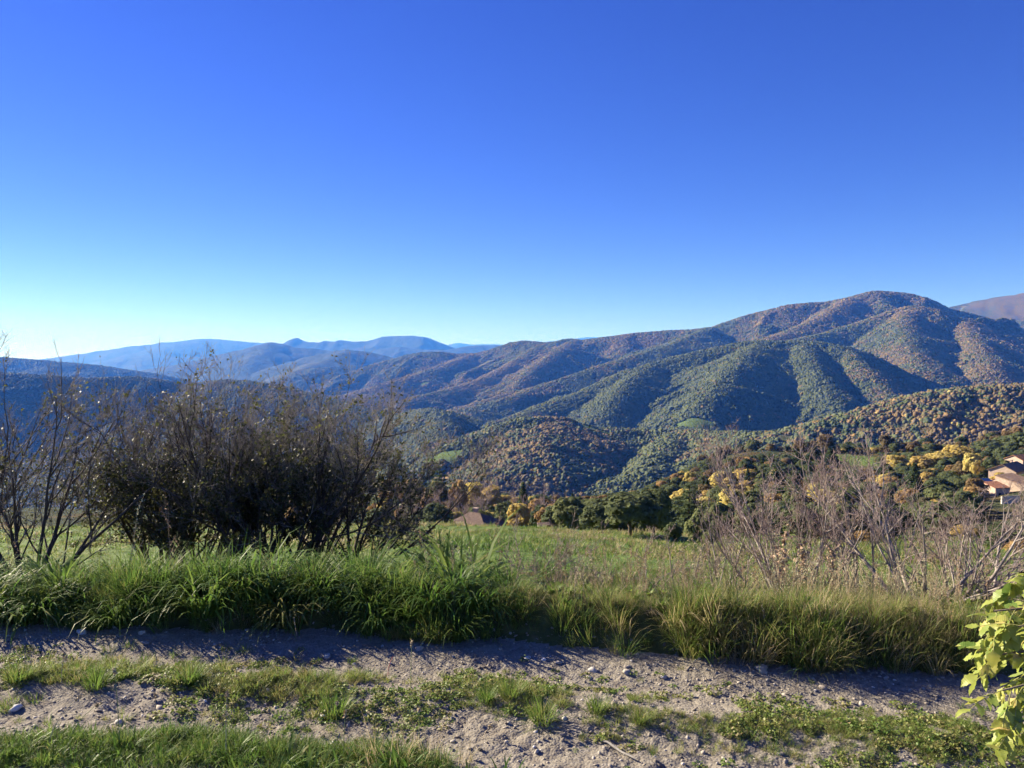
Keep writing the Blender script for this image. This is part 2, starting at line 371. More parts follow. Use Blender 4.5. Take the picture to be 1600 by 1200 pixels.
def mat_soil():
    t = NT('verge_soil'); co = t.n('ShaderNodeTexCoord').outputs['Object']
    n = t.noise(5, 6, co, .65)
    c = t.ramp(n.outputs[0], [(.3, (.045, .05, .02)), (.55, (.09, .10, .035)), (.75, (.17, .14, .08))])
    return t.done(t.principled(c, .95, t.bump(n.outputs[0], .6, .05), .1))
def mat_meadow():
    t = NT('meadow_grass'); co = t.n('ShaderNodeTexCoord').outputs['Object']
    n = t.noise(.22, 6, co, .62); f = t.noise(3.2, 5, co, .7)
    c = t.ramp(n.outputs[0], [(.28, (.075, .12, .028)), (.5, (.125, .185, .045)), (.62, (.17, .19, .065)), (.75, (.24, .21, .11))])
    c = t.mix(.5, c, t.ramp(f.outputs[0], [(.3, (.05, .075, .02)), (.55, (.12, .18, .045)), (.75, (.22, .24, .09))]))
    return t.done(t.principled(c, .9, t.bump(f.outputs[0], .8, .18), .15))
def mat_hills():
    t = NT('wooded_slopes'); co = t.n('ShaderNodeTexCoord').outputs['Object']
    au = t.attr('autumn').outputs['Fac']; cl = t.attr('clearing').outputs['Fac']
    vo = t.n('ShaderNodeTexVoronoi', Scale=.085, Vector=co, Randomness=1.0)
    vb = t.n('ShaderNodeTexVoronoi', Scale=.028, Vector=co, Randomness=1.0)
    n = t.noise(.011, 6, co, .6); f = t.noise(.22, 5, co, .7)
    pick = t.math('ADD', t.math('MULTIPLY', au, .8), t.math('MULTIPLY', t.math('SUBTRACT', vo.outputs['Color'], .5), .75))
    c = t.ramp(pick, [(.25, (.060, .080, .042)), (.45, (.085, .100, .052)), (.60, (.130, .100, .050)), (.85, (.165, .112, .052))])
    c = t.mix(.35, c, t.ramp(n.outputs[0], [(.3, (.03, .045, .022)), (.7, (.11, .09, .05))]))
    grass = t.ramp(f.outputs[0], [(.3, (.09, .15, .035)), (.7, (.18, .22, .07))])
    c = t.mix(cl, c, grass)
    hh = t.math('SUBTRACT', t.math('MULTIPLY', f.outputs[0], .6), t.math('MULTIPLY', vo.outputs['Distance'], .1))
    return t.done(t.principled(c, .95, t.bump(t.math('ADD', hh, t.math('MULTIPLY', vb.outputs['Distance'], -.06)), 1.0, 9.0), .05))
M_DIRT, M_SOIL, M_MEADOW, M_HILLS = mat_dirt(), mat_soil(), mat_meadow(), mat_hills()
def mat_mountains():
    t = NT('distant_woods'); co = t.n('ShaderNodeTexCoord').outputs['Object']
    n = t.noise(.0022, 8, co, .65); vb = t.n('ShaderNodeTexVoronoi', Scale=.012, Vector=co, Randomness=1.0)
    c = t.ramp(n.outputs[0], [(.35, (.030, .045, .026)), (.55, (.050, .060, .034)), (.72, (.085, .070, .042))])
    return t.done(t.principled(c, .95, t.bump(t.math('ADD', t.math('MULTIPLY', n.outputs[0], 3.0), t.math('MULTIPLY', vb.outputs['Distance'], -.02)), 1.0, 40.0), .05))
M_MOUNT = mat_mountains()

ia, ir = np.meshgrid(np.arange(NA), np.arange(NR - 1), indexing='ij')
ja = (ia + 1) % NA
QUADS = np.stack([ia * NR + ir, ia * NR + ir + 1, ja * NR + ir + 1, ja * NR + ir], -1).reshape(-1, 4)
AV = np.stack([GX, GY, GZ], -1).reshape(-1, 3)
fc = AV[QUADS].mean(1); fr = np.hypot(fc[:, 0], fc[:, 1])
zone = np.full(len(QUADS), 3)
zone[fr > 9900] = 4
zone[fr < 124] = 2
zone[fr < 14] = 1
in_front = (fc[:, 1] > 0) & (np.abs(np.arctan2(fc[:, 0], fc[:, 1])) < R(75))
zone[(fr < 14) & (fc[:, 1] < track_edge(fc[:, 0])) & (fc[:, 1] > 2.0 - .1 * fc[:, 0])] = 0
def sub(zn, name, mat, label=None, attrs=False):
    q = QUADS[zone == zn]; used = np.unique(q); mp = np.full(len(AV), -1, np.int64); mp[used] = np.arange(len(used))
    at_ = {'autumn': GA.ravel()[used], 'clearing': GC.ravel()[used]} if attrs else None
    me = mesh_from(name, AV[used], [mp[q]], at_, smooth=True)
    o = link(name, me, mat); tag(o, label, None, None, 'structure'); return o
sub(0, 'dirt_track', M_DIRT, 'stony beige dirt track crossing in front')
sub(1, 'ground', M_SOIL, 'soil of the grassy verge beside the track')
sub(2, 'meadow', M_MEADOW, 'sloping green meadow below the verge')
sub(3, 'hills', M_HILLS, 'wooded hills rising around the valley', True)
sub(4, 'mountains', M_MOUNT, 'hazy blue mountains on the horizon', True)
# centre disc under the camera
th = np.linspace(0, 2 * math.pi, NA, endpoint=False)
cv = np.concatenate([AV.reshape(NA, NR, 3)[:, 0], [[0, 0, -.01]]])
ci = np.arange(NA)
tag(link('ground', mesh_from('ground', cv, [np.stack([ci, np.full(NA, NA), (ci + 1) % NA], 1)]), M_SOIL), 'bare soil right under the viewpoint', None, None, 'structure')

# ------------------------------------------------------------------ scattering with geometry nodes
def scatter(name, pts, rot, scl, tint, sources, label, cat=None, pick=None):
    """one object that carries the points; sources are mesh objects kept out of the scene"""
    me = bpy.data.meshes.new(name); me.vertices.add(len(pts)); me.vertices.foreach_set('co', np.asarray(pts, np.float32).ravel())
    def fa(n, t, key, a):
        x = me.attributes.new(n, t, 'POINT'); x.data.foreach_set(key, np.asarray(a).ravel())
    fa('rot', 'FLOAT_VECTOR', 'vector', np.asarray(rot, np.float32)); fa('scl', 'FLOAT_VECTOR', 'vector', np.asarray(scl, np.float32))
    fa('tint', 'FLOAT', 'value', np.asarray(tint, np.float32))
    if pick is None: pick = rng.integers(0, len(sources), len(pts))
    fa('pick', 'INT', 'value', np.asarray(pick, np.int32))
    o = link(name, me)
    ng = bpy.data.node_groups.new(name + '_scatter', 'GeometryNodeTree')
    ng.interface.new_socket('Geometry', in_out='INPUT', socket_type='NodeSocketGeometry')
    ng.interface.new_socket('Geometry', in_out='OUTPUT', socket_type='NodeSocketGeometry')
    N = ng.nodes; L = ng.links
    gi = N.new('NodeGroupInput'); go = N.new('NodeGroupOutput'); jn = N.new('GeometryNodeJoinGeometry')
    def na(n, t):
        x = N.new('GeometryNodeInputNamedAttribute'); x.data_type = t; x.inputs[0].default_value = n; return x.outputs[0]
    ra = na('rot', 'FLOAT_VECTOR'); sa = na('scl', 'FLOAT_VECTOR'); pa = na('pick', 'INT')
    for k, src in enumerate(sources):
        oi = N.new('GeometryNodeObjectInfo'); oi.inputs[0].default_value = src
        cp = N.new('FunctionNodeCompare'); cp.data_type = 'INT'; cp.operation = 'EQUAL'
        ii = [s for s in cp.inputs if s.type == 'INT']
        L.new(pa, ii[0]); ii[1].default_value = k
        ip = N.new('GeometryNodeInstanceOnPoints')
        L.new(gi.outputs[0], ip.inputs['Points']); L.new(cp.outputs[0], ip.inputs['Selection'])
        L.new(oi.outputs['Geometry'], ip.inputs['Instance'])
        e2r = N.new('FunctionNodeEulerToRotation'); L.new(ra, e2r.inputs[0]); L.new(e2r.outputs[0], ip.inputs['Rotation'])
        L.new(sa, ip.inputs['Scale'])
        L.new(ip.outputs[0], jn.inputs[0])
    L.new(jn.outputs[0], go.inputs[0])
    md = o.modifiers.new('scatter', 'NODES'); md.node_group = ng
    tag(o, label, cat, None, 'stuff'); return o
def source(name, me, mat):
    o = bpy.data.objects.new(name, me); me.materials.append(mat); return o

def ico(sub_):
    import bmesh
    bm = bmesh.new(); bmesh.ops.create_icosphere(bm, subdivisions=sub_, radius=1.0)
    v = np.array([x.co[:] for x in bm.verts]); f = np.array([[w.index for w in p.verts] for p in bm.faces]); bm.free(); return v, f
def noise3(v, s, seed):
    return (vnoise(v[:, 0] * s + 3.1, v[:, 1] * s + v[:, 2] * s * .7, seed) + vnoise(v[:, 1] * s + 7.7, v[:, 2] * s - v[:, 0] * s * .6, seed + 1) + vnoise(v[:, 2] * s + 1.7, v[:, 0] * s + v[:, 1] * s * .4, seed + 2)) / 1.7

PALETTE = [(0.0, (.050, .072, .036)), (.22, (.092, .110, .050)), (.40, (.125, .138, .058)), (.52, (.130, .112, .064)), (.66, (.180, .122, .058)), (.80, (.31, .205, .085)), (.90, (.42, .33, .105)), (1.0, (.48, .42, .15))]
def mat_canopy(name, inst=True, trans=.12, gain=1.0, grove=False):
    t = NT(name); tv = t.attr('tint', inst).outputs['Fac']
    if grove: tv = t.math('ADD', tv, t.math('MULTIPLY', t.math('SUBTRACT', t.attr('vary').outputs['Fac'], .5), .20))
    c = t.ramp(tv, [(p, tuple(min(.8, x * gain) for x in q)) for p, q in PALETTE])
    co = t.n('ShaderNodeTexCoord').outputs['Object']
    nz = t.noise(3.0, 4, co, .7)
    c = t.mix(.45, c, t.mix(1.0, c, t.ramp(nz.outputs[0], [(.3, (.45, .45, .45)), (.7, (1.45, 1.45, 1.45))]), 'MULTIPLY'))
    return t.done(t.leafy(c, trans, .8, .1))
M_CANOPY = mat_canopy('canopy_far', True, .12, 1.12)

srcs = []
for k in range(4):
    v, f = ico(3)
    n = noise3(v, 1.7, 400 + 9 * k) * .36 + noise3(v, 4.2, 430 + 9 * k) * .30
    v = v * (1 + n)[:, None]; v[:, 2] *= (.95 if k < 3 else 1.25); v[:, 2] = np.where(v[:, 2] < -.35, -.35 + (v[:, 2] + .35) * .5, v[:, 2])
    v[:, 2] += .45
    srcs.append(source('crown_blob', mesh_from('crown_blob', v, [f]), M_CANOPY))

M_GROVE = mat_canopy('canopy_grove', True, .12, 1.12, True)
groves = []
for k in range(5):      # patches of seven to ten crowns about 11 m across
    V, F, A, o_ = [], [], [], 0
    g_ = np.random.default_rng(480 + k); spots = []
    for tries in range(80):
        p = g_.uniform(-5.4, 5.4, 2)
        if all(np.hypot(*(p - q)) > 2.7 for q in spots): spots.append(p)
    for p in spots:
        v, f = ico(2); r_ = np.clip(g_.lognormal(.86, .28), 1.3, 4.2); n = noise3(v, 1.9, int(g_.integers(0, 9999))) * .40 + g_.normal(0, .07, len(v))
        v = v * (1 + n)[:, None] * np.array([1, 1, g_.uniform(.8, 1.15)]) * r_; v[:, :2] += p; v[:, 2] += r_ * .45
        V.append(v); F.append(f + o_); o_ += len(v); A.append(np.full(len(v), g_.random()))
    groves.append(source('grove', mesh_from('grove', np.concatenate(V), [np.concatenate(F)], {'vary': np.concatenate(A)}), M_GROVE))

# forest on the far slopes
def forest():
    out = []
    AW = R(38.5)
    for (r0, r1, sp) in ((430, 1250, 4.1), (1250, 8700, 8.3)):
        cnt = int(AW * (r1 ** 2 - r0 ** 2) / sp ** 2); r = np.sqrt(rng.uniform(r0 ** 2, r1 ** 2, cnt)); a = rng.uniform(-AW, AW, cnt)
        th_ = rng.random(cnt) < np.minimum(1, (3800 / r) ** 1.2); out.append((r[th_], a[th_]))
    r = np.concatenate([o[0] for o in out]); a = np.concatenate([o[1] for o in out])
    # visible ones only, with slack
    i = np.clip(np.searchsorted(AA[:560], np.degrees(a)), 0, 559); j = np.clip(np.searchsorted(RR, r), 1, NR - 1)
    ok = (GZ[i, j] + 10 - CAM_Z) / r > np.minimum(HORIZ[i, j], 9) - .0008
    r, a = r[ok], a[ok]
    x, y = np.sin(a) * r, np.cos(a) * r
    z, b, isn, u = H_parts(x, y)
    cl = clearing(x, y)
    keep = (cl < np.where(r > 1250, .02, .3)) & ~((r < 520) & (isn)) & (fbm(x / 38, y / 38, 2, 333) > -.42 - .3 * rng.random(len(x)))
    x, y, z, b, r = x[keep], y[keep], z[keep], b[keep], r[keep]
    au = autumn(x, y, b)
    n = len(x)
    decid = rng.random(n) < np.clip((au - .25) * 1.25, .03, .92)
    tint = np.where(decid, rng.normal(.575, .055, n) + (rng.random(n) < .025) * .2, rng.normal(.2, .07, n))
    tint = np.clip(tint, 0, 1)
    rad = np.maximum(1, (r / 2000) ** .4) * np.clip(rng.lognormal(.50, .45, n), .9, 5.5) * (1 + .25 * (rng.random(n) < .08))
    scl = np.stack([rad, rad * rng.uniform(.85, 1.15, n), rad * rng.uniform(.65, 1.05, n)], 1)
    rot = np.stack([rng.normal(0, .08, n), rng.normal(0, .08, n), rng.uniform(0, 6.28, n)], 1)
    close = r < 1000; gr = r >= 1250
    pick = np.where(close, np.where(decid, rng.integers(6, 8, n), rng.integers(4, 6, n)), rng.integers(0, 4, n))
    pick[gr] = rng.integers(8, 13, gr.sum())
    scl[close] *= 1.15 / 3.5
    gs = rng.uniform(.8, 1.2, gr.sum()) * np.maximum(1, (r[gr] / 3800) ** .6)
    scl[gr] = np.stack([gs, gs, gs * rng.uniform(.8, 1.15, gr.sum())], 1)
    # groves lie on the slope
    ag = np.arctan2(x[gr], y[gr]); ii = np.clip(np.searchsorted(AA[:560], np.degrees(ag)), 1, 558); jj = np.clip(np.searchsorted(RR, r[gr]), 1, NR - 2)
    dr_ = (GZ[ii, jj + 1] - GZ[ii, jj - 1]) / (RR[jj + 1] - RR[jj - 1]); da_ = (GZ[ii + 1, jj] - GZ[ii - 1, jj]) / (np.radians(AA[ii + 1] - AA[ii - 1]) * RR[jj])
    dzx = np.clip(dr_ * np.sin(ag) + da_ * np.cos(ag), -1, 1); dzy = np.clip(dr_ * np.cos(ag) - da_ * np.sin(ag), -1, 1)
    nn = np.stack([-dzx * .9, -dzy * .9, np.ones(gr.sum())], 1); nn /= np.linalg.norm(nn, axis=1, keepdims=True); sp_ = rng.uniform(0, 6.283, gr.sum())
    t1 = np.stack([np.cos(sp_), np.sin(sp_), np.zeros(len(sp_))], 1); t1 -= nn * (t1 * nn).sum(1, keepdims=True); t1 /= np.linalg.norm(t1, axis=1, keepdims=True); t2 = np.cross(nn, t1)
    rot[gr] = np.stack([np.arctan2(t2[:, 2], nn[:, 2]), -np.arcsin(np.clip(t1[:, 2], -1, 1)), np.arctan2(t1[:, 1], t1[:, 0])], 1)
    scatter('forest', np.stack([x, y, z + np.where(close, -.4, np.where(gr, 0, rad * .15))], 1), rot, scl, tint, srcs + [bpy.data.objects.new('wood_crown', m) for m in (OAK_C[0], OAK_C[1], DEC_C[0], DEC_C[1])] + groves, 'dense evergreen and autumn brown woodland covering the far slopes', 'forest', pick)
    print('FOREST', n)
# ------------------------------------------------------------------ middle-distance trees
def quads_mesh(name, c, n, size, attrs=None, aspect=1.0, jitter=.35):
    """many small leaf clumps: centre, facing, size"""
    m = len(c)
    n = n / np.linalg.norm(n, axis=1, keepdims=True)
    t = rng.normal(size=(m, 3)); t -= n * (t * n).sum(1, keepdims=True); t /= np.linalg.norm(t, axis=1, keepdims=True)
    b = np.cross(n, t); s = (np.asarray(size) * np.ones(m))[:, None]
    q = []
    for (i, j) in ((-1, -1), (1, -1), (1, 1), (-1, 1)):
        q.append(c + t * s * i * (1 + jitter * rng.normal(size=(m, 1)) * .5) * .5 + b * s * j * aspect * (1 + jitter * rng.normal(size=(m, 1)) * .5) * .5 + n * s * rng.normal(0, .12, (m, 1)))
    v = np.stack(q, 1).reshape(-1, 3)
    a = {k: np.repeat(x, 4) for k, x in (attrs or {}).items()}
    return mesh_from(name, v, [np.arange(4 * m).reshape(-1, 4)], a)
def crown_points(rx, rz, zc, nclump, nleaf, cr, shell=.75):
    """clumps spread through an uneven crown"""
    d = rng.normal(size=(nclump, 3)); d /= np.linalg.norm(d, axis=1, keepdims=True)
    d[:, 2] = np.where(d[:, 2] < -.45, -d[:, 2], d[:, 2])
    rad = shell * rng.uniform(.55, 1.12, (nclump, 1))
    cc = d * rad * np.array([rx, rx, rz]); 
    P, N = [], []
    for k in range(nclump):
        r = cr * rng.uniform(.65, 1.3)
        e = rng.normal(size=(nleaf, 3)); e /= np.linalg.norm(e, axis=1, keepdims=True)
        e[:, 2] = np.where((e[:, 2] < -.2) & (rng.random(nleaf) < .7), -e[:, 2], e[:, 2])
        P.append(cc[k] + e * r * rng.uniform(.7, 1.08, (nleaf, 1)) * np.array([1, 1, .8])); N.append(e + .30 * rng.normal(size=(nleaf, 3)) + .35 * d[k] + np.array([0, 0, .15]))
    P = np.concatenate(P); N = np.concatenate(N); P[:, 2] += zc
    return P, N
def tube_mesh_arrays(pts, rad, sides):
    """pts (N,P,3), rad (N,P) -> verts, quads"""
    pts = np.asarray(pts, float); rad = np.asarray(rad, float); N, Pn = rad.shape
    tg = np.gradient(pts, axis=1); tg /= np.maximum(np.linalg.norm(tg, axis=2, keepdims=True), 1e-9)
    ref = np.where(np.abs(tg[:, :1, 2:3]) > .9, np.array([[[1., 0, 0]]]), np.array([[[0, 0, 1.]]]))
    ref = np.broadcast_to(ref, tg.shape)
    a = np.cross(tg, ref); a /= np.maximum(np.linalg.norm(a, axis=2, keepdims=True), 1e-9); b = np.cross(tg, a)
    th = np.linspace(0, 2 * math.pi, sides, endpoint=False)
    v = pts[:, :, None, :] + rad[:, :, None, None] * (np.cos(th)[None, None, :, None] * a[:, :, None, :] + np.sin(th)[None, None, :, None] * b[:, :, None, :])
    idx = np.arange(N * Pn * sides).reshape(N, Pn, sides); nx = np.roll(idx, -1, axis=2)
    q = np.stack([idx[:, :-1], nx[:, :-1], nx[:, 1:], idx[:, 1:]], -1).reshape(-1, 4)
    return v.reshape(-1, 3), q
def join_arrays(parts):
    V, F, o = [], [], 0
    for v, f in parts: V.append(v); F.append(f + o); o += len(v)
    return np.concatenate(V), np.concatenate(F)
def trunk_mesh(name, h, r, nl, spread, seed):
    g = np.random.default_rng(seed); parts = []
    t = np.linspace(0, 1, 7); p = np.stack([.15 * r * 6 * np.sin(t * 2.1 + seed) * t, .1 * r * 6 * np.cos(t * 1.7 + seed) * t, t * h], 1)
    parts.append(tube_mesh_arrays(p[None], (r * (1.25 - .85 * t))[None], 7))
    for k in range(nl):
        t0 = g.uniform(.45, .95); b = p[int(t0 * 6)]; a = g.uniform(0, 6.28); L = spread * g.uniform(.6, 1); tt = np.linspace(0, 1, 5)
        q = b + np.stack([np.cos(a) * L * tt, np.sin(a) * L * tt, L * (.75 * tt + .2 * tt ** 2)], 1)
        parts.append(tube_mesh_arrays(q[None], (r * .5 * (1.05 - .85 * tt))[None], 5))
    v, f = join_arrays(parts); return mesh_from(name, v, [f], smooth=True)

M_BARK = simple('bark', (.11, .085, .065), .95, .4, 9, .5, .1)
M_LEAF = mat_canopy('canopy_near', True, .45, 1.45)
def set_mat(me, m): me.materials.append(m); return me

OAK_C, OAK_T, DEC_C, CON_C, CED_C, BUSH_C = [], [], [], [], [], []
for k in range(4):    # unit trees 8 m tall, about 7 m across
    P, N = crown_points(3.3, 3.7, 3.9, 52, 90, 1.1); OAK_C.append(set_mat(quads_mesh('crown', P, N, rng.uniform(.25, .5, len(P))), M_LEAF))
    P, N = crown_points(3.0, 3.6, 4.5, 46, 80, 1.0, .8); DEC_C.append(set_mat(quads_mesh('crown', P, N, rng.uniform(.25, .5, len(P))), M_LEAF))
    OAK_T.append(set_mat(trunk_mesh('trunk', 4.6, .22, 6, 2.4, k + 1), M_BARK))
    P, N = crown_points(3.3, 2.9, 2.0, 34, 90, 1.1); P[:, 2] = np.abs(P[:, 2]); BUSH_C.append(set_mat(quads_mesh('crown', P, N, rng.uniform(.25, .5, len(P))), M_LEAF))
def conifer_crown(tiers, rb, h, flat, seed):
    g = np.random.default_rng(seed); P, N, S = [], [], []
    for i in range(tiers):
        f = i / (tiers - 1); z0 = h * (.10 + .88 * f); L = rb * (1 - f) ** (.75 if not flat else .5) * g.uniform(.8, 1.15) + .15
        nb = int(10 - 5 * f); a0 = g.uniform(0, 6.28)
        for b in range(nb):
            a = a0 + 6.283 * b / nb + g.normal(0, .2); l = L * g.uniform(.7, 1.15); m = int(16 + 26 * (1 - f))
            t = g.uniform(.1, 1, m); w = .30 * l * (1 - t) + .18
            x = t * l; y = g.normal(0, 1, m) * w * .6; dz = -.22 * t * l + (.25 * t * t * l) + g.normal(0, .09, m) * (1 if not flat else .6)
            if flat: dz = .05 * t * l + g.normal(0, .07, m)
            P.append(np.stack([np.cos(a) * x - np.sin(a) * y, np.sin(a) * x + np.cos(a) * y, z0 + dz], 1))
            N.append(np.stack([np.cos(a) * .5 + g.normal(0, .4, m), np.sin(a) * .5 + g.normal(0, .4, m), 1 + g.normal(0, .35, m)], 1)); S.append(g.uniform(.22, .42, m))
    return quads_mesh('crown', np.concatenate(P), np.concatenate(N), np.concatenate(S))
for k in range(2):
    CON_C.append(set_mat(conifer_crown(17, 2.3, 9.5, False, 50 + k), M_LEAF)); CED_C.append(set_mat(conifer_crown(10, 3.3, 9.0, True, 60 + k), M_LEAF))
CON_T = set_mat(trunk_mesh('trunk', 9.0, .2, 0, 1, 9), M_BARK)
KINDS = {'oak': (OAK_C, OAK_T, 8.2, 7.6), 'dec': (DEC_C, OAK_T, 8.6, 7.2), 'con': (CON_C, [CON_T], 9.6, 4.6), 'ced': (CED_C, [CON_T], 9.3, 6.8), 'bush': (BUSH_C, [OAK_T[0]], 5.2, 7.6)}
TREES = []
forest()
def put_tree(name, kind, x, y, h, w, tint, label, cat, group=None):
    cs, ts, h0, w0 = KINDS[kind]
    z = H(x, y) - .25
    e = empty(name, (x, y, z), random.uniform(0, 6.28)); sh, sw = h / h0, w / w0; e.scale = (sw, sw, sh)
    t = link('trunk', ts[random.randrange(len(ts))], None, e)
    if kind == 'bush': t.scale = (.8, .8, .55)
    c = link('crown', cs[random.randrange(len(cs))], None, e); c['tint'] = float(tint)
    tag(e, label, cat, group); TREES.append((x, y, w / 2)); return e
def tree_px(name, kind, u, vt, Y, wpx, tint, label, cat='tree', hmin=2.0):
    a, b = ray(u, vt); x = a * Y; zg = H(x, Y); h = max(hmin, CAM_Z + b * Y - zg)
    if h > 19: print('TALL', name, u, vt, round(h, 1))
    return put_tree(name, kind, x, Y, h, wpx * Y / FPX * 1.08, tint, label, cat)

# trees round the farmhouse
tree_px('cedar_tree', 'ced', 686, 726, 330, 46, .02, 'dark blue-green cedar standing behind the yellow-green tree left of the farmhouse')
tree_px('autumn_tree', 'dec', 684, 748, 270, 42, .43, 'yellow-green rounded tree in front of the dark cedar')
tree_px('autumn_tree', 'dec', 716, 746, 265, 32, .80, 'pinkish orange tree between the yellow-green tree and the golden trees')
tree_px('autumn_tree', 'dec', 742, 746, 275, 46, .92, 'largest golden yellow tree directly above the farmhouse roof')
tree_px('autumn_tree', 'dec', 768, 755, 262, 40, .86, 'orange-gold tree to the right of the largest golden tree above the farmhouse')
tree_px('autumn_tree', 'dec', 668, 768, 235, 40, .76, 'low orange tree left of the farmhouse below the yellow-green tree')
tree_px('autumn_tree', 'dec', 642, 742, 300, 52, .70, 'russet brown tree at the right end of the dark shrub thicket')
tree_px('autumn_tree', 'dec', 612, 744, 310, 46, .68, 'brown tree half hidden behind the twigs of the dark thicket')
tree_px('oak_tree', 'oak', 680, 778, 140, 52, .17, 'dark olive round oak at the meadow edge left of the farmhouse')
tree_px('small_bush', 'bush', 703, 808, 128, 22, .25, 'small olive bush against the left corner of the farmhouse', 'bush', 1.2)
tree_px('fir_tree', 'con', 817, 752, 195, 32, .06, 'dark narrow fir standing right of the farmhouse')
tree_px('oak_tree', 'oak', 789, 776, 185, 44, .20, 'grey-green oak between the farmhouse and the narrow fir')
tree_px('autumn_tree', 'dec', 845, 770, 190, 44, .74, 'brownish yellow tree right of the narrow fir')
tree_px('oak_tree', 'oak', 892, 768, 80, 66, .36, 'pale olive oak at the meadow edge, leftmost of the big oaks')
tree_px('oak_tree', 'oak', 935, 780, 75, 58, .2, 'dark oak squeezed between the pale olive oak and the big round oak')
tree_px('oak_tree', 'oak', 985, 757, 68, 92, .26, 'biggest dark round oak on the far meadow edge')
tree_px('oak_tree', 'oak', 1022, 748, 86, 66, .2, 'dark oak rising behind the biggest oak on the meadow edge')
tree_px('cedar_tree', 'ced', 1076, 752, 92, 62, .10, 'blue-green cedar with spreading layers right of the big dark oaks')
tree_px('oak_tree', 'bush', 1110, 780, 60, 70, .36, 'olive leafy bush at the right end of the meadow edge', 'bush')
tree_px('oak_tree', 'bush', 1052, 812, 64, 34, .16, 'low dark bush at the foot of the spreading cedar', 'bush')
# wooded slope on the right
tree_px('fir_tree', 'con', 1125, 698, 400, 32, .02, 'dark pointed fir on the skyline of the slope, left of the yellow trees')
tree_px('oak_tree', 'oak', 1108, 714, 380, 40, .14, 'dark rounded oak just left of the pointed fir on the slope')
tree_px('autumn_tree', 'dec', 1128, 731, 290, 40, .93, 'bright yellow tree in the middle of the slope below the pointed fir')
tree_px('autumn_tree', 'dec', 1168, 729, 300, 46, .88, 'tall golden tree right of the bright yellow tree on the slope')
tree_px('autumn_tree', 'dec', 1078, 733, 320, 20, .95, 'small yellow tree between green oaks, leftmost yellow on the slope')
tree_px('autumn_tree', 'dec', 1172, 712, 385, 30, .80, 'orange tree at the top of the slope behind the tall golden tree')
tree_px('cedar_tree', 'ced', 1214, 716, 300, 52, .08, 'blue-green cedar left of the bare shrub tops')
tree_px('fir_tree', 'con', 1247, 704, 390, 34, .03, 'left one of three dark firs beside the hill field')
tree_px('fir_tree', 'con', 1272, 697, 395, 38, .02, 'middle and tallest of three dark firs beside the hill field')
tree_px('fir_tree', 'con', 1299, 700, 385, 34, .04, 'right one of three dark firs, touching the hill field')
tree_px('cedar_tree', 'ced', 1290, 726, 310, 50, .06, 'broad blue-green cedar below the three dark firs')
for (u, w, t, lab) in ((1312, 20, .93, 'leftmost yellow tree of the row behind the hill field'), (1340, 20, .66, 'olive brown tree in the middle of the row behind the hill field'), (1366, 18, .90, 'rightmost golden tree of the row behind the hill field')):
    tree_px('autumn_tree', 'dec', u, 698, 492, w, t, lab)
tree_px('autumn_tree', 'dec', 1398, 708, 350, 42, .92, 'yellow tree directly right of the hill field')
tree_px('autumn_tree', 'dec', 1388, 738, 270, 38, .94, 'yellow tree below the hill field, left of the dark fir')
tree_px('autumn_tree', 'dec', 1360, 745, 275, 32, .82, 'orange tree below the hill field, left of the lower yellow tree')
tree_px('autumn_tree', 'dec', 1440, 708, 330, 40, .86, 'orange-yellow tree right of the dark fir, first of the golden row')
tree_px('autumn_tree', 'dec', 1468, 702, 335, 44, .91, 'golden tree, second of the golden row above the village')
tree_px('autumn_tree', 'dec', 1496, 690, 345, 50, .89, 'tallest golden tree, third of the golden row above the village')
tree_px('autumn_tree', 'dec', 1523, 704, 262, 34, .94, 'round bright yellow tree just left of the village houses')
tree_px('fir_tree', 'con', 1430, 722, 215, 38, .02, 'tall dark fir between the lower yellow tree and the golden row')
tree_px('autumn_tree', 'dec', 1315, 774, 120, 30, .94, 'narrow yellow tree seen through the bare shrub')
tree_px('autumn_tree', 'dec', 1392, 788, 125, 30, .84, 'orange-gold tree seen through the tallest bare shrub')
tree_px('autumn_tree', 'dec', 1350, 822, 74, 48, .80, 'low yellow-brown tree behind the middle bare shrub')
tree_px('autumn_tree', 'dec', 1508, 815, 80, 46, .84, 'low yellow tree behind the branches below the village')
tree_px('oak_tree', 'oak', 1545, 684, 400, 44, .20, 'green oak above the round bright yellow tree, on the skyline at the village')
tree_px('oak_tree', 'oak', 1580, 676, 410, 48, .24, 'green oak above the topmost village house')
tree_px('oak_tree', 'oak', 1604, 668, 400, 50, .20, 'green oak cut by the picture edge above the village')
tree_px('autumn_tree', 'dec', 1574, 716, 262, 18, .46, 'small bright green tree beside the topmost village house')
tree_px('cedar_tree', 'ced', 1568, 812, 62, 78, .05, 'dark conifer at the edge of the picture below the village')
tree_px('rust_bush', 'bush', 1590, 872, 40, 46, .78, 'rusty brown bush at the right edge under the dark conifer', 'bush', 1.0)

# ------------------------------------------------------------------ houses
M_TILE_O = None
def mat_tiles(name, c, scale=5.0):
    t = NT(name); co = t.n('ShaderNodeTexCoord').outputs['Object']
    w = t.n('ShaderNodeTexWave', Scale=scale, Distortion=1.2, Vector=co); n = t.noise(2.2, 5, co, .7)
    c2 = t.ramp(n.outputs[0], [(.3, tuple(x * .6 for x in c)), (.55, c), (.75, tuple(min(1, x * 1.3) for x in c))])
    c2 = t.mix(.35, c2, t.mix(1.0, c2, w.outputs[0], 'MULTIPLY'))
    return t.done(t.principled(c2, .9, t.bump(w.outputs[0], .8, .06), .2))
M_TILE = mat_tiles('roof_tiles_pink', (.25, .175, .14)); M_TILE_R = mat_tiles('roof_tiles_red', (.50, .23, .13)); M_TILE_B = mat_tiles('roof_tiles_buff', (.43, .28, .19)); M_TILE_G = mat_tiles('roof_tiles_grey', (.20, .17, .15))
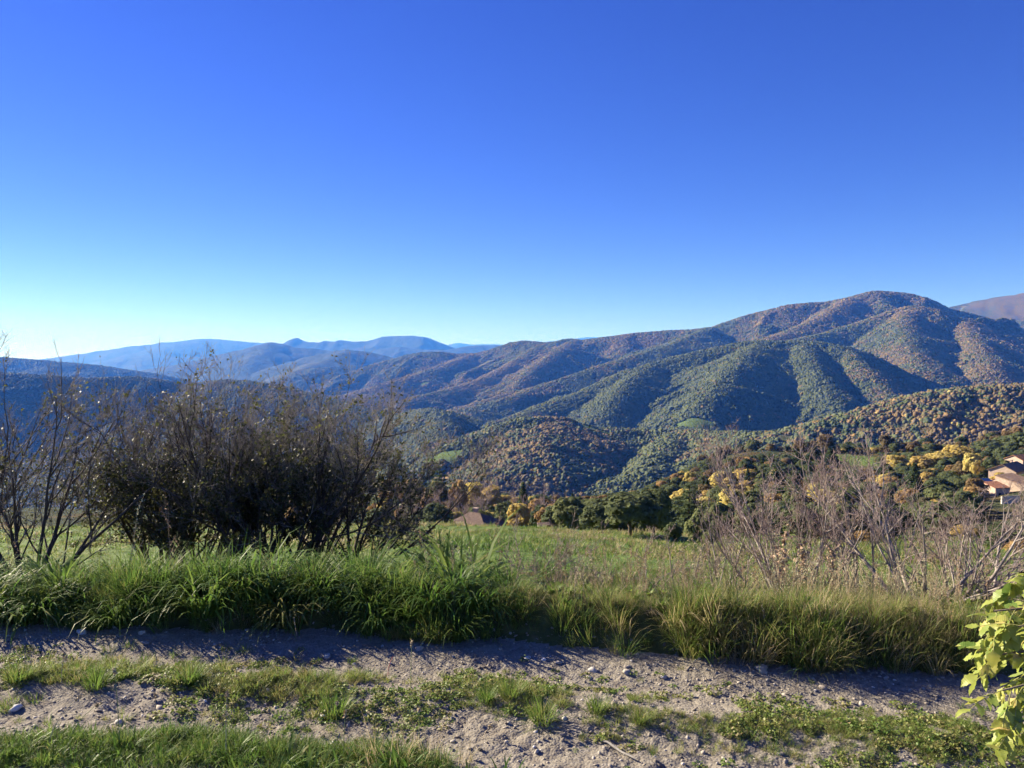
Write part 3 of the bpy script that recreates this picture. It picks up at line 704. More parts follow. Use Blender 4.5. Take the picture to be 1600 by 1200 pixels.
M_PLASTER = simple('plaster_cream', (.50, .375, .285), .9, .2, 1.5, .2); M_STONEW = simple('stone_wall', (.33, .29, .24), .95, .3, 3.0, .6); M_WHITE = simple('white_paint', (.74, .72, .68), .8, .1, 2)
M_GLASS = simple('dark_window', (.03, .035, .045), .15, .2, 2, 0, .6); M_SHUT = simple('wood_shutter', (.22, .15, .10), .8, .2, 5)
M_PANEL = simple('solar_cell', (.03, .06, .16), .12, .2, 3, 0, .8)
def house(name, label, loc, rz, w, d, hw, hr, kind, wall, roof, windows=(), chimney=None, eave=.35, door=None):
    """w along x, d along y; local -y is the front. kind: gable (ridge along x), hip, mono (high side at +y)"""
    e = empty(name, loc, rz); tag(e, label, 'house')
    m = MB(); m.box(-w / 2, w / 2, -d / 2, d / 2, -3, hw)
    if kind == 'gable':
        for s in (-1, 1):
            x = s * (w / 2 - .15)
            m.quad_prism([(x - .15, -d / 2, hw), (x + .15, -d / 2, hw), (x + .15, d / 2, hw), (x - .15, d / 2, hw), (x - .15, -.02, hw + hr), (x + .15, -.02, hw + hr), (x + .15, .02, hw + hr), (x - .15, .02, hw + hr)])
    if kind == 'mono':
        m.quad_prism([(-w / 2, d / 2 - .3, hw), (w / 2, d / 2 - .3, hw), (w / 2, d / 2, hw), (-w / 2, d / 2, hw), (-w / 2, d / 2 - .3, hw + hr), (w / 2, d / 2 - .3, hw + hr), (w / 2, d / 2, hw + hr), (-w / 2, d / 2, hw + hr)])
        for s in (-1, 1):
            x = s * (w / 2 - .15)
            m.quad_prism([(x - .15, -d / 2, hw - .01), (x + .15, -d / 2, hw - .01), (x + .15, d / 2 - .31, hw - .01), (x - .15, d / 2 - .31, hw - .01), (x - .15, -d / 2, hw + .02), (x + .15, -d / 2, hw + .02), (x + .15, d / 2 - .31, hw + hr * .97), (x - .15, d / 2 - .31, hw + hr * .97)])
    m.build('wall', wall, e)
    r = MB(); X, Y = w / 2 + eave, d / 2 + eave; z0 = hw + .06; zt = hw + hr + .12; dz = hr * eave / (d / 2); t = .16
    if kind == 'gable':
        r.slab([(-X, -Y, z0 - dz + .1), (X, -Y, z0 - dz + .1), (X, 0, zt), (-X, 0, zt)], t); r.slab([(X, Y, z0 - dz + .1), (-X, Y, z0 - dz + .1), (-X, 0, zt), (X, 0, zt)], t)
    elif kind == 'hip':
        k = max(0.2, w / 2 - d / 2 * .9)
        A, B, C, D = (-X, -Y, z0), (X, -Y, z0), (X, Y, z0), (-X, Y, z0); E, F = (-k, 0, zt), (k, 0, zt)
        r.slab([A, B, F, E], t); r.slab([C, D, E, F], t); r.slab([B, C, F], t); r.slab([D, A, E], t)
    else:
        r.slab([(-X, -Y, z0 - .05), (X, -Y, z0 - .05), (X, Y, zt), (-X, Y, zt)], t)
    ro = r.build('roof', roof, e)
    if chimney:
        c = MB(); cx, cy, ch = chimney; zc = hw + hr * .5; c.box(cx - .4, cx + .4, cy - .3, cy + .3, zc, hw + hr + ch); c.box(-.5 + cx, .5 + cx, cy - .4, cy + .4, hw + hr + ch + .003, hw + hr + ch + .15)
        c.build('chimney', wall, ro)
    for (side, px, pz, ww, wh) in windows:
        f = MB(); g = MB(); sh = MB()
        if side == 'front': f.box(px - ww / 2 - .1, px + ww / 2 + .1, -d / 2 - .05, -d / 2 + .02, pz - .1, pz + wh + .1); g.box(px - ww / 2, px + ww / 2, -d / 2 - .07, -d / 2 - .052, pz, pz + wh)
        else:
            s = 1 if side == 'right' else -1; x0 = s * w / 2
            f.box(min(x0 - s * .02, x0 + s * .05), max(x0 - s * .02, x0 + s * .05), px - ww / 2 - .1, px + ww / 2 + .1, pz - .1, pz + wh + .1); g.box(min(x0 + s * .052, x0 + s * .07), max(x0 + s * .052, x0 + s * .07), px - ww / 2, px + ww / 2, pz, pz + wh)
        fr = f.build('window', M_SHUT, e); g.build('pane', M_GLASS, fr)
    if door:
        dd = MB(); dd.box(door - .5, door + .5, -d / 2 - .06, -d / 2 + .02, 0, 2.1); dd.build('door', M_SHUT, e)
    return e
def gp(u, Y):
    a, _ = ray(u, 600); return a * Y, Y
def place_house(u, veave, Y, **k):
    x, y = gp(u, Y); a, b = ray(u, veave); z = CAM_Z + b * Y - k['hw']; TREES.append((x, y, max(k['w'], k['d']) * .62))
    return house(loc=(x, y, z), **k)
place_house(742, 819, 150, name='farmhouse', label='farmhouse with pinkish tiled hip roof sunk behind the meadow edge', rz=R(-28), w=9.0, d=7.5, hw=3.2, hr=2.2, kind='hip', wall=M_PLASTER, roof=M_TILE, windows=(('front', -2, 1.2, .9, 1.1), ('front', 1.6, 1.2, .9, 1.1)), chimney=(-.2, .6, .75), eave=.5, door=0)
place_house(852, 824, 128, name='shed', label='small tiled shed roof peeping out by the meadow edge right of the farmhouse', rz=R(15), w=2.0, d=2.0, hw=1.5, hr=.5, kind='mono', wall=M_STONEW, roof=M_TILE, windows=(('front', -.5, .7, .5, .5),), eave=.1, door=.5)
# village at the right edge
place_house(1580, 733, 252, name='village_house', label='village house with buff tiled roof and shaded gable, behind the others', rz=R(38), w=12, d=8.0, hw=6.5, hr=2.0, kind='gable', wall=M_PLASTER, roof=M_TILE_B, windows=(('left', -1.6, 2.2, .8, 1.2), ('left', 1.6, 2.2, .8, 1.2), ('front', -3, 2.4, .8, 1.2)), chimney=(3, .5, .6), eave=.4)
place_house(1596, 754, 232, name='village_house', label='large cream village house with a lit side wall and dark shaded front', rz=R(28), w=9.0, d=9.0, hw=7.4, hr=1.9, kind='mono', wall=M_PLASTER, roof=M_TILE_B, windows=(('front', -2.4, 2.4, .9, 1.3), ('front', 1.4, 2.4, .9, 1.3), ('left', -1.5, 2.6, .8, 1.1)), eave=.3, door=3.0)
place_house(1560, 760, 226, name='village_house', label='small cream house with red tiled roof at the left corner of the village', rz=R(10), w=4.8, d=4.8, hw=5.6, hr=1.0, kind='mono', wall=M_PLASTER, roof=M_TILE_R, windows=(('front', -.9, 3.0, .7, 1.0), ('left', 0.2, 3.0, .6, .9)), eave=.25, door=1.2)
place_house(1570, 753, 238, name='village_house', label='orange roofed lean-to house between the small red roofed house and the buff roofed one', rz=R(20), w=5.4, d=5.0, hw=5.6, hr=1.3, kind='gable', wall=M_PLASTER, roof=M_TILE_R, windows=(('front', 0, 3.2, .7, 1.0),), eave=.25)
place_house(1598, 717, 275, name='village_house', label='topmost village house with bright orange tiled roof', rz=R(24), w=8, d=6.5, hw=4.4, hr=1.5, kind='gable', wall=M_PLASTER, roof=M_TILE_R, windows=(('front', -2, 1.6, .8, 1.2), ('left', 0, 1.6, .8, 1.2)), eave=.35)
place_house(1598, 792, 205, name='stone_barn', label='low stone barn with grey-brown roof below the large cream house', rz=R(18), w=6.5, d=5, hw=2.2, hr=1.2, kind='gable', wall=M_STONEW, roof=M_TILE_G, windows=(('front', -1.2, .8, .6, .7),), eave=.3, door=1.3)
def solar():
    x, y = gp(1549, 229); z = at(1549, 753, 229).z
    e = empty('solar_array', (x, y, z), R(12)); tag(e, 'tilted blue solar panels beside the small red roofed house', 'solar panel')
    for i in range(2):
        for j in range(2):
            m = MB(); x0, y0 = -1.5 + 1.52 * i, -1.2 + 1.5 * j; s = .45
            m.quad_prism([(x0, y0, y0 * s), (x0 + 1.46, y0, y0 * s), (x0 + 1.46, y0 + 1.44, (y0 + 1.44) * s), (x0, y0 + 1.44, (y0 + 1.44) * s), (x0, y0, y0 * s + .06), (x0 + 1.46, y0, y0 * s + .06), (x0 + 1.46, y0 + 1.44, (y0 + 1.44) * s + .06), (x0, y0 + 1.44, (y0 + 1.44) * s + .06)])
            m.build('panel', M_PANEL, e)
    m = MB()
    for sx in (-1.2, 1.2):
        for sy in (-.9, 1.3): m.box(sx - .06, sx + .06, sy - .06, sy + .06, -4.5, sy * .45 - .02)
    m.build('frame', M_STONEW, e)
solar()
def yard_wall():
    x, y = gp(1588, 196); z = H(x, y); m = MB(); g = np.random.default_rng(4)
    for i in range(9):
        for j in range(3):
            x0 = -4 + i * .62 + .3 * (j % 2); m.box(x0 + .02, x0 + .58, -.25 + g.uniform(-.04, .04), .25, j * .42 + .01, j * .42 + .40)
    m.box(-4, 1.6, -.18, .2, -2, 1.24)
    e = m.build('yard_wall', simple('pale_stone', (.55, .50, .42), .9, .25, 1.2, .4)); e.location = (x, y, z + .6); e.rotation_euler = (0, 0, R(16))
    tag(e, 'pale dry stone yard wall below the stone barn at the right edge', 'wall'); TREES.append((x + 2, y, 4))
yard_wall()

# ------------------------------------------------------------------ trees filling the slope, one by one
def fill_slope():
    cand = []
    AWL, AWR = math.radians(-22), math.radians(37)
    n = 5200
    r = np.sqrt(rng.uniform(100 ** 2, 520 ** 2, n)); a = rng.uniform(AWL, AWR, n)
    x, y = np.sin(a) * r, np.cos(a) * r; z, b, isn, u = H_parts(x, y)
    cl = clearing(x, y)
    edge = np.interp(u, [300, 640, 700, 860, 900, 1000, 1060, 1120, 1250, 1650], [150, 150, 165, 150, 92, 80, 74, 60, 52, 46])
    ok = isn & (cl < .3) & (y > edge) 
    grid = list(TREES); placed = []
    sun_s = rng.random(n)
    order = np.argsort(y)
    for i in order:
        if not ok[i]: continue
        ww = 4.4 + 3.6 * sun_s[i]
        if any((x[i] - gx) ** 2 + (y[i] - gy) ** 2 < ((ww * .5 + gr) * .72) ** 2 for gx, gy, gr in grid[-260:] + grid[:75]): continue
        # leave the sight lines to the houses open
        if 1535 < u[i] < 1640 and 216 < y[i] < 228: continue
        if 700 < u[i] < 800 and y[i] < 152: continue
        hh = ww * rng.uniform(.85, 1.15)
        # keep the view over the slope as in the photograph
        lim = np.interp(u[i], [500, 700, 800, 900, 1000, 1050, 1100, 1200, 1300, 1400, 1500, 1560, 1650], [752, 760, 766, 776, 765, 742, 718, 708, 706, 706, 702, 686, 673])
        if y[i] < 150 and u[i] > 880: lim = max(lim, np.interp(u[i], [880, 1000, 1130], [778, 766, 780]))
        if u[i] > 1530 and y[i] < 228: lim = max(lim, 815)
        vt = 558 - (z[i] + hh - CAM_Z) / y[i] * FPX
        if vt < lim: hh = (558 - lim) / FPX * y[i] + CAM_Z - z[i]
        if 1305 < u[i] < 1375 and y[i] > 250:
            hh = min(hh, (558 - 730) / FPX * y[i] + CAM_Z - z[i])
        if hh < 2.2: continue
        grid.append((x[i], y[i], ww * .5)); placed.append((x[i], y[i], hh, ww, u[i]))
    placed.sort(key=lambda p: -p[3] / p[1])
    cnt = {}
    rest = []
    for (px, py, hh, ww, uu) in placed:
        q = random.random()
        yel = .36 if uu > 1330 else .28
        k = 'oak' if q > yel + .03 else ('dec' if q > .02 else 'con')
        if k == 'dec' and py < 150: k = 'oak'
        cnt[k] = cnt.get(k, 0) + 1
        if uu < 575 or cnt[k] > (280 if k == 'oak' else 140):
            rest.append((px, py, hh, ww)); continue
        reg = next(t for lim_, t in ((640, 'behind the dark thicket'), (700, 'left of the farmhouse'), (800, 'behind the farmhouse roof'), (870, 'behind the narrow fir'), (960, 'behind the pale olive oak'), (1040, 'behind the biggest dark oak'), (1100, 'behind the spreading cedar'), (1150, 'below the pointed skyline fir'), (1200, 'around the tall golden tree'), (1250, 'around the blue-green cedar'), (1310, 'below the three dark firs'), (1360, 'below the hill field'), (1420, 'right of the hill field'), (1460, 'around the tall dark fir'), (1530, 'below the golden row'), (1570, 'left of the village'), (9999, 'at the village edge')) if uu < lim_)
        row = next(t for lim_, t in ((110, 'nearest'), (160, 'in the lowest rows'), (220, 'low on the slope'), (290, 'halfway along the slope'), (370, 'high on the slope'), (9999, 'in the farthest rows')) if py < lim_)
        if k == 'oak': put_tree('oak_tree', 'oak', px, py, hh, ww, random.gauss(.25, .07), f'grey-green oak {row}, {reg}', 'tree', 'green oaks massed on the near wooded slope')
        elif k == 'dec':
            tt = random.choice((.5, .62, .74, .84, .90, .94)) + random.gauss(0, .02); cn = 'brownish' if tt < .68 else ('orange' if tt < .87 else 'yellow')
            put_tree('autumn_tree', 'dec', px, py, hh, ww * .95, tt, f'smaller {cn} tree {row}, {reg}', 'tree', 'autumn trees mixed among the oaks')
        else: put_tree('fir_tree', 'con', px, py, hh * 1.25, ww * .62, .05, f'smaller dark fir {row}, {reg}', 'tree', 'small firs mixed among the oaks')
    print('FILL', cnt, len(rest))
    if rest:
        rest = np.array(rest); m = len(rest)
        src = [bpy.data.objects.new('woodland_crown', OAK_C[k]) for k in range(3)]
        scatter('woodland', np.stack([rest[:, 0], rest[:, 1], H(rest[:, 0], rest[:, 1]) - .3], 1), np.stack([np.zeros(m), np.zeros(m), rng.uniform(0, 6.28, m)], 1), np.stack([rest[:, 3] / 7.6, rest[:, 3] / 7.6, rest[:, 2] / 8.2], 1), np.where(rng.random(m) < .25, .7, .2) + rng.normal(0, .06, m), src, 'far trees of the slope that merge into one wood', 'woodland')
fill_slope()
# ------------------------------------------------------------------ bare shrubs
def unit(v): return v / np.maximum(np.linalg.norm(v, axis=-1, keepdims=True), 1e-9)
def run(base, d, L, P, up, wob, g):
    """grow N shoots of P points"""
    N = len(base); pts = np.zeros((N, P, 3)); pts[:, 0] = base; step = (L / (P - 1))[:, None]
    for i in range(1, P):
        d = unit(d + g.normal(0, wob, (N, 3)) + np.array([0, 0, up])); pts[:, i] = pts[:, i - 1] + d * step
    return pts
def grow(par, prad, k, t0, L, ang, up, wob, P, rs, g, tip=.35):
    N, Q, _ = par.shape
    idx = np.repeat(np.arange(N), k); t = g.uniform(t0, 1.0, N * k) ** .9 * (Q - 1); i = np.clip(t.astype(int), 0, Q - 2); f = (t - i)[:, None]
    base = par[idx, i] * (1 - f) + par[idx, i + 1] * f
    tg = unit(par[idx, i + 1] - par[idx, i]); pr = g.normal(size=tg.shape); pr = unit(pr - tg * (pr * tg).sum(1, keepdims=True))
    a = g.normal(ang, ang * .3, N * k)[:, None]
    d = unit(tg * np.cos(a) + pr * np.sin(a))
    plen = np.linalg.norm(np.diff(par, axis=1), axis=2).sum(1)[idx]
    ln = plen * L * g.uniform(.45, 1.2, N * k) * (1.15 - .55 * t / (Q - 1))
    pts = run(base, d, ln, P, up, wob, g)
    r0 = np.minimum(prad[idx, i] * .8, prad[:, 0][idx] * rs); tt = np.linspace(0, 1, P)[None]
    return pts, r0[:, None] * (1 - (1 - tip) * tt)
def mat_bark(name, a, b, scale=14):
    t = NT(name); co = t.n('ShaderNodeTexCoord').outputs['Object']; n = t.noise(scale, 6, co, .7)
    return t.done(t.principled(t.ramp(n.outputs[0], [(.3, a), (.7, b)]), .85, t.bump(n.outputs[0], .5, .01), .2))
M_STEM_D = mat_bark('dark_plum_bark', (.045, .036, .030), (.12, .10, .085)); M_STEM_P = mat_bark('pale_plum_bark', (.17, .14, .12), (.40, .35, .31))
M_TWIG_D = mat_bark('dark_twig', (.17, .145, .12), (.33, .29, .25), 5); M_TWIG_R = mat_bark('reddish_twig', (.22, .155, .135), (.40, .315, .28), 5)
def mat_small_leaf(name, stops, trans=.45):
    t = NT(name); tv = t.attr('tint').outputs['Fac']; return t.done(t.leafy(t.ramp(tv, stops), trans, .5, .3))
M_SLEAF = mat_small_leaf('shrub_leaf', [(0, (.035, .045, .018)), (.5, (.085, .095, .032)), (.85, (.14, .14, .045)), (1, (.22, .19, .06))])
def shrub(name, label, u, Y, height, spread, nstem, seed, ks=(8, 5, 4), pale=False, leaves=0, lean=(0, 0), r0=.036, cat='shrub', leaf_top=.75, up=.10, wob=.16, tilt=(8, 48), q=1.0):
    g = np.random.default_rng(seed)
    x, y = gp(u, Y); z = H(x, y) - .04
    e = empty(name, (x, y, z)); tag(e, label, cat)
    az = np.linspace(0, 6.283, nstem, endpoint=False) + g.normal(0, .35, nstem); tl = np.radians(g.uniform(tilt[0], tilt[1], nstem))
    d = np.stack([np.cos(az) * np.sin(tl) * spread + lean[0], np.sin(az) * np.sin(tl) * spread * .8 + lean[1], np.cos(tl)], 1)
    base = np.stack([np.cos(az) * .10 * q ** .4 * g.uniform(.2, 1.4, nstem), np.sin(az) * .10 * q ** .4 * g.uniform(.2, 1.4, nstem), np.zeros(nstem)], 1)
    L = height * g.uniform(.72, 1.05, nstem) / np.clip(np.cos(tl) * 1.05, .55, 1)
    S = run(base, unit(d), L, 10, up * .35, wob * .38, g)
    SR = (r0 * g.uniform(.6, 1.25, nstem))[:, None] * np.linspace(1, .16, 10)[None]
    B1, R1 = grow(S, SR, ks[0], .12, .50, .60, up, wob * .7, 7, .42, g, .25)
    B2, R2 = grow(B1, R1, ks[1], .12, .55, .62, up, wob * .7, 5, .40, g)
    B3, R3 = grow(B2, R2, ks[2], .12, .62, .62, up, wob * .7, 3, .55, g)
    R2 = np.maximum(R2, .0020 * q); R3 = np.maximum(R3, .0013 * q)
    ms, mt = (M_STEM_P, M_TWIG_R) if pale else (M_STEM_D, M_TWIG_D)
    for k in range(nstem):
        parts = [tube_mesh_arrays(S[k:k + 1], SR[k:k + 1], 7), tube_mesh_arrays(B1[k * ks[0]:(k + 1) * ks[0]], R1[k * ks[0]:(k + 1) * ks[0]], 5)]
        v, f = join_arrays(parts); link('stem', mesh_from('stem', v, [f], smooth=True), ms, e)
    v, f = join_arrays([tube_mesh_arrays(B2, R2, 4), tube_mesh_arrays(B3, R3, 3)])
    tw = link('twigs', mesh_from('twigs', v, [f]), mt, e); tw['kind'] = 'stuff'
    if leaves:
        allp = np.concatenate([B3.reshape(-1, 3), B2.reshape(-1, 3)]); zz = allp[:, 2] / height
        w = np.clip(1.15 - zz / leaf_top, .02, .6) + .03; w /= w.sum()
        pk = g.choice(len(allp), leaves, p=w); c = allp[pk] + g.normal(0, .018, (leaves, 3))
        me = quads_mesh('leaves', c, g.normal(size=(leaves, 3)) + np.array([0, 0, .4]), g.uniform(.014, .038, leaves), {'tint': np.clip(g.normal(.42, .2, leaves), 0, 1)}, .65)
        lv = link('leaves', me, M_SLEAF, e); lv['kind'] = 'stuff'
    return e
def top_h(u, vt, Y):
    x, y = gp(u, Y); return at(u, vt, Y).z - H(x, y)
def shrubs():
    LB = (
        (38, 8.6, 535, 1.15, 9, 21, (9, 6, 6), 500, 'tall bare plum tree at the left edge with thick dark stems fanning upward', .024),
        (-95, 9.2, 600, 1.1, 8, 22, (9, 6, 6), 4500, 'dark bare shrub cut by the left edge behind the tall plum tree', .028),
        (246, 10.0, 626, 1.15, 10, 24, (9, 7, 9), 12000, 'first dark twiggy shrub of the big thicket, nearest to the tall plum tree', .027),
        (318, 9.7, 616, 1.1, 10, 25, (9, 7, 9), 12000, 'second dark twiggy shrub of the thicket with yellow-green leaves in its crown', .028),
        (402, 9.5, 610, 1.1, 10, 26, (9, 7, 9), 11000, 'third and darkest shrub in the middle of the thicket, thick black stems', .031),
        (478, 9.8, 620, 1.15, 10, 27, (9, 7, 9), 9000, 'fourth shrub of the thicket with many fine upright grey twigs', .028),
        (545, 10.2, 655, 1.5, 9, 28, (9, 7, 9), 4500, 'outermost shrub of the thicket leaning its bare branches towards the meadow', .024),
        (300, 12.4, 612, 1.3, 9, 29, (7, 6, 5), 12000, 'shrub standing behind the thicket, seen only through its twigs', .024),
        (440, 12.2, 615, 1.3, 9, 30, (7, 6, 5), 11000, 'shrub standing behind the middle of the thicket', .024),
    )
    for (u, Y, vt, sp, ns, sd, ks, lv, lab, r0) in LB:
        lean = (.35, 0) if u == 545 else ((.12, 0) if u in (478, 38) else (0, 0))
        shrub('bare_shrub' if u != 38 else 'plum_tree', lab, u, Y, top_h(u, vt, Y) * .9, sp, ns, sd, ks, False, lv, lean, r0)
    shrub('bare_shrub', 'bare shrub with reddish twigs behind the dry verge weeds, left of the big pale-stemmed plum', 1235, 7.9, top_h(1235, 715, 7.9) * .86, 1.25, 12, 41, (9, 6, 6), True, 0, (-.02, 0), .015, up=.12, wob=.14, tilt=(8, 52))
    shrub('plum_tree', 'bare plum tree with pale crooked stems reaching out to the right edge', 1442, 7.4, top_h(1442, 700, 7.4) * .88, 1.5, 10, 42, (8, 6, 5), True, 0, (.10, 0), .023, up=.10, wob=.20, tilt=(10, 60))
    shrub('bare_shrub', 'thin bare sapling cluster between the reddish shrub and the pale-stemmed plum', 1345, 8.3, top_h(1345, 735, 8.3) * .92, .9, 5, 43, (6, 4, 3), True, 0, (0, 0), .02, up=.14, tilt=(5, 30))
    shrub('bare_shrub', 'low wide-spread bare shrub behind the pale-stemmed plum near the right edge', 1560, 9.6, top_h(1560, 770, 9.6) * .9, 1.4, 7, 44, (7, 4, 3), True, 0, (0, 0), .024)
    shrub('bare_shrub', 'small bare bush in front of the meadow below the farmhouse', 832, 12.5, top_h(832, 800, 12.5) * .85, 1.5, 6, 45, (6, 4, 3), True, 0, (.1, 0), .018, tilt=(15, 60))
    shrub('bare_shrub', 'single crooked bare sapling at the right end of the visible meadow', 1062, 9.5, top_h(1062, 805, 9.5) * .85, .8, 2, 46, (5, 3, 3), True, 0, (.1, 0), .016, tilt=(10, 30))
    shrub('bare_shrub', 'reddish bare shrub behind the pale-stemmed plum, towards the village', 1505, 8.6, top_h(1505, 745, 8.6) * .86, 1.3, 9, 52, (8, 6, 5), True, 0, (0, 0), .016, tilt=(8, 55))
    shrub('bramble_bush', 'tangle of low reddish brambles at the right end of the meadow', 1010, 9.8, .62, 2.2, 9, 47, (6, 4, 3), True, 120, (0, 0), .010, up=-.02, wob=.3, tilt=(25, 75))
    shrub('bare_shrub', 'low reddish bare shrub left of the reddish twiggy shrub, by the olive bush', 1130, 10.5, top_h(1130, 790, 10.5) * .85, 1.3, 7, 48, (6, 4, 3), True, 60, (0, 0), .016, tilt=(10, 50))
shrubs()
for (u, Y, vt, sp, sd, lab) in ((736, 178, 760, 1.0, 61, 'bare grey-mauve tree directly behind the farmhouse roof'), (694, 185, 772, 1.2, 62, 'bare grey-brown tree between the farmhouse and the dark olive oak'), (850, 165, 772, 1.1, 63, 'bare grey-brown thicket tree right of the narrow fir'), (866, 150, 785, .9, 64, 'bare pale-stemmed tree left of the pale olive oak'), (640, 190, 765, 1.2, 65, 'bare brown tree at the right end of the dark thicket')):
    shrub('bare_tree', lab, u, Y, top_h(u, vt, Y) * .9, sp, 6, sd, (8, 6, 5), True, 0, (0, 0), .10, 'tree', q=14.0, up=.12, wob=.12)
# ------------------------------------------------------------------ grasses and weeds
def blades(base, yaw, L, W, th0, curl, seg=4):
    """curved tapering blades: verts, faces(list)"""
    n = len(base); t = np.linspace(0, 1, seg + 1); pts = np.zeros((n, seg + 1, 3)); pts[:, 0] = base
    h = np.stack([np.cos(yaw), np.sin(yaw)], 1); sd = np.stack([-np.sin(yaw), np.cos(yaw), np.zeros(n)], 1)
    for i in range(1, seg + 1):
        a = th0 + curl * ((i - .5) / seg) ** 1.4
        pts[:, i, :2] = pts[:, i - 1, :2] + h * (np.sin(a) * L / seg)[:, None]; pts[:, i, 2] = pts[:, i - 1, 2] + np.cos(a) * L / seg
    w = W[:, None] * np.array([.6, 1.0, .9, .62, 0.0])[None, :seg + 1] if seg == 4 else W[:, None] * np.linspace(1, 0, seg + 1)[None]
    lf = pts[:, :-1] + sd[:, None] * w[:, :-1, None] * .5; rt = pts[:, :-1] - sd[:, None] * w[:, :-1, None] * .5
    v = np.concatenate([np.stack([lf, rt], 2).reshape(n, -1, 3), pts[:, -1:]], 1); k = 2 * seg + 1
    o = (np.arange(n) * k)[:, None]
    q = np.concatenate([o + np.array([[2 * i, 2 * i + 1, 2 * i + 3, 2 * i + 2]]) for i in range(seg - 1)], 0)
    tr = o + np.array([[2 * seg - 2, 2 * seg - 1, 2 * seg]])
    return v.reshape(-1, 3), [q, tr], k
def mat_grass(name, inst, trans=.45, rough=.4, spec=.35):
    t = NT(name); tv = t.attr('tint', inst).outputs['Fac']
    if inst: tv = t.math('ADD', tv, t.math('MULTIPLY', t.math('SUBTRACT', t.attr('vary').outputs['Fac'], .5), .22))
    c = t.ramp(tv, [(0, (.040, .100, .018)), (.35, (.100, .190, .034)), (.6, (.195, .255, .058)), (.78, (.30, .27, .10)), (1, (.46, .37, .22))])
    return t.done(t.leafy(c, trans, rough, spec))
M_GRASS = mat_grass('grass_blades', True, .5, .5, .2)
def tuft(name, n, rad, L, W, th, curl, seed, dry=0.0):
    g = np.random.default_rng(seed); a = g.uniform(0, 6.283, n); r = rad * np.sqrt(g.random(n))
    base = np.stack([np.cos(a) * r, np.sin(a) * r, np.full(n, -.02)], 1); yaw = a + g.normal(0, .7, n)
    v, f, k = blades(base, yaw, g.uniform(*L, n), g.uniform(*W, n), np.abs(g.normal(0, th, n)) + .6 * r / rad * th, g.uniform(*curl, n))
    vary = np.where(g.random(n) < dry, 1.6, g.random(n))
    return set_mat(mesh_from(name, v, f, {'vary': np.repeat(vary, k)}), M_GRASS)
CLUMP = [tuft('grass_clump', 150, .12, (.24, .56), (.009, .018), .34, (1.2, 2.7), 300 + k, .05) for k in range(4)]
LOW = [tuft('grass_tuft', 46, .06, (.07, .19), (.003, .006), .35, (.3, 1.6), 310 + k, .12) for k in range(4)]
TALL = [tuft('grass_tuft', 60, .08, (.18, .42), (.003, .006), .25, (.3, 1.7), 320 + k, .38) for k in range(4)]
MEAD = [tuft('meadow_tuft', 26, .20, (.10, .24), (.010, .022), .45, (.3, 1.6), 330 + k, .08) for k in range(3)]
def srcobj(mes): return [bpy.data.objects.new('source', m) for m in mes]
def zrot(n, tl=.08): return np.stack([rng.normal(0, tl, n), rng.normal(0, tl, n), rng.uniform(0, 6.283, n)], 1)
def iso(s): return np.stack([s, s, s], 1)

# arching clumps of lush grass along the left part of the verge, one by one
def clumps():
    k = 0; g = np.random.default_rng(77)
    named = {2: 'biggest arching grass clump in the verge below the third shrub of the thicket'}
    lst = []
    for row, (e0, s0, n) in enumerate(((.12, .70, 25), (.42, .85, 21), (.80, 1.08, 17), (1.25, 1.05, 16))):
        for i in range(n):
            x = -4.3 + 4.35 * (i + .5 + g.uniform(-.3, .3)) / n
            if x > -.35 and g.random() < .55: continue
            lst.append((x, track_edge(x) + e0 + g.uniform(-.1, .1), s0 * .92 * (1.0 + .55 * float(fbm(np.array([x * 1.1]), np.array([e0 * 1.3 + 4]), 2, 551)[0])) * g.uniform(.6, 1.35), g.normal(.42, .08)))
    for (x, y, s, t) in lst:
        x = float(x); y = float(y)
        o = link('grass_clump', CLUMP[k % 4], None, None, (x, y, H(x, y))); k += 1
        o.rotation_euler = (g.normal(0, .08), g.normal(0, .08), g.uniform(0, 6.28)); o.scale = (s, s, s * g.uniform(.85, 1.1)); o['tint'] = float(t)
        uu = 800 + x / y * FPX; ee = y - float(track_edge(np.array([x]))[0])
        reg = next(t for lm, t in ((120, 'below the plum tree at the left edge'), (270, 'below the first shrub of the thicket'), (360, 'below the second shrub of the thicket'), (440, 'below the third shrub of the thicket'), (520, 'below the fourth shrub of the thicket'), (640, 'below the outermost thicket shrub'), (9999, 'below the farmhouse')) if uu < lm)
        row = 'at the track edge' if ee < .3 else ('second from the track' if ee < .62 else ('third from the track' if ee < 1.02 else 'at the back'))
        tag(o, f'arching grass clump {row}, {reg}', 'grass clump', 'lush grass clumps of the left verge')
    print('CLUMPS', k)
clumps()
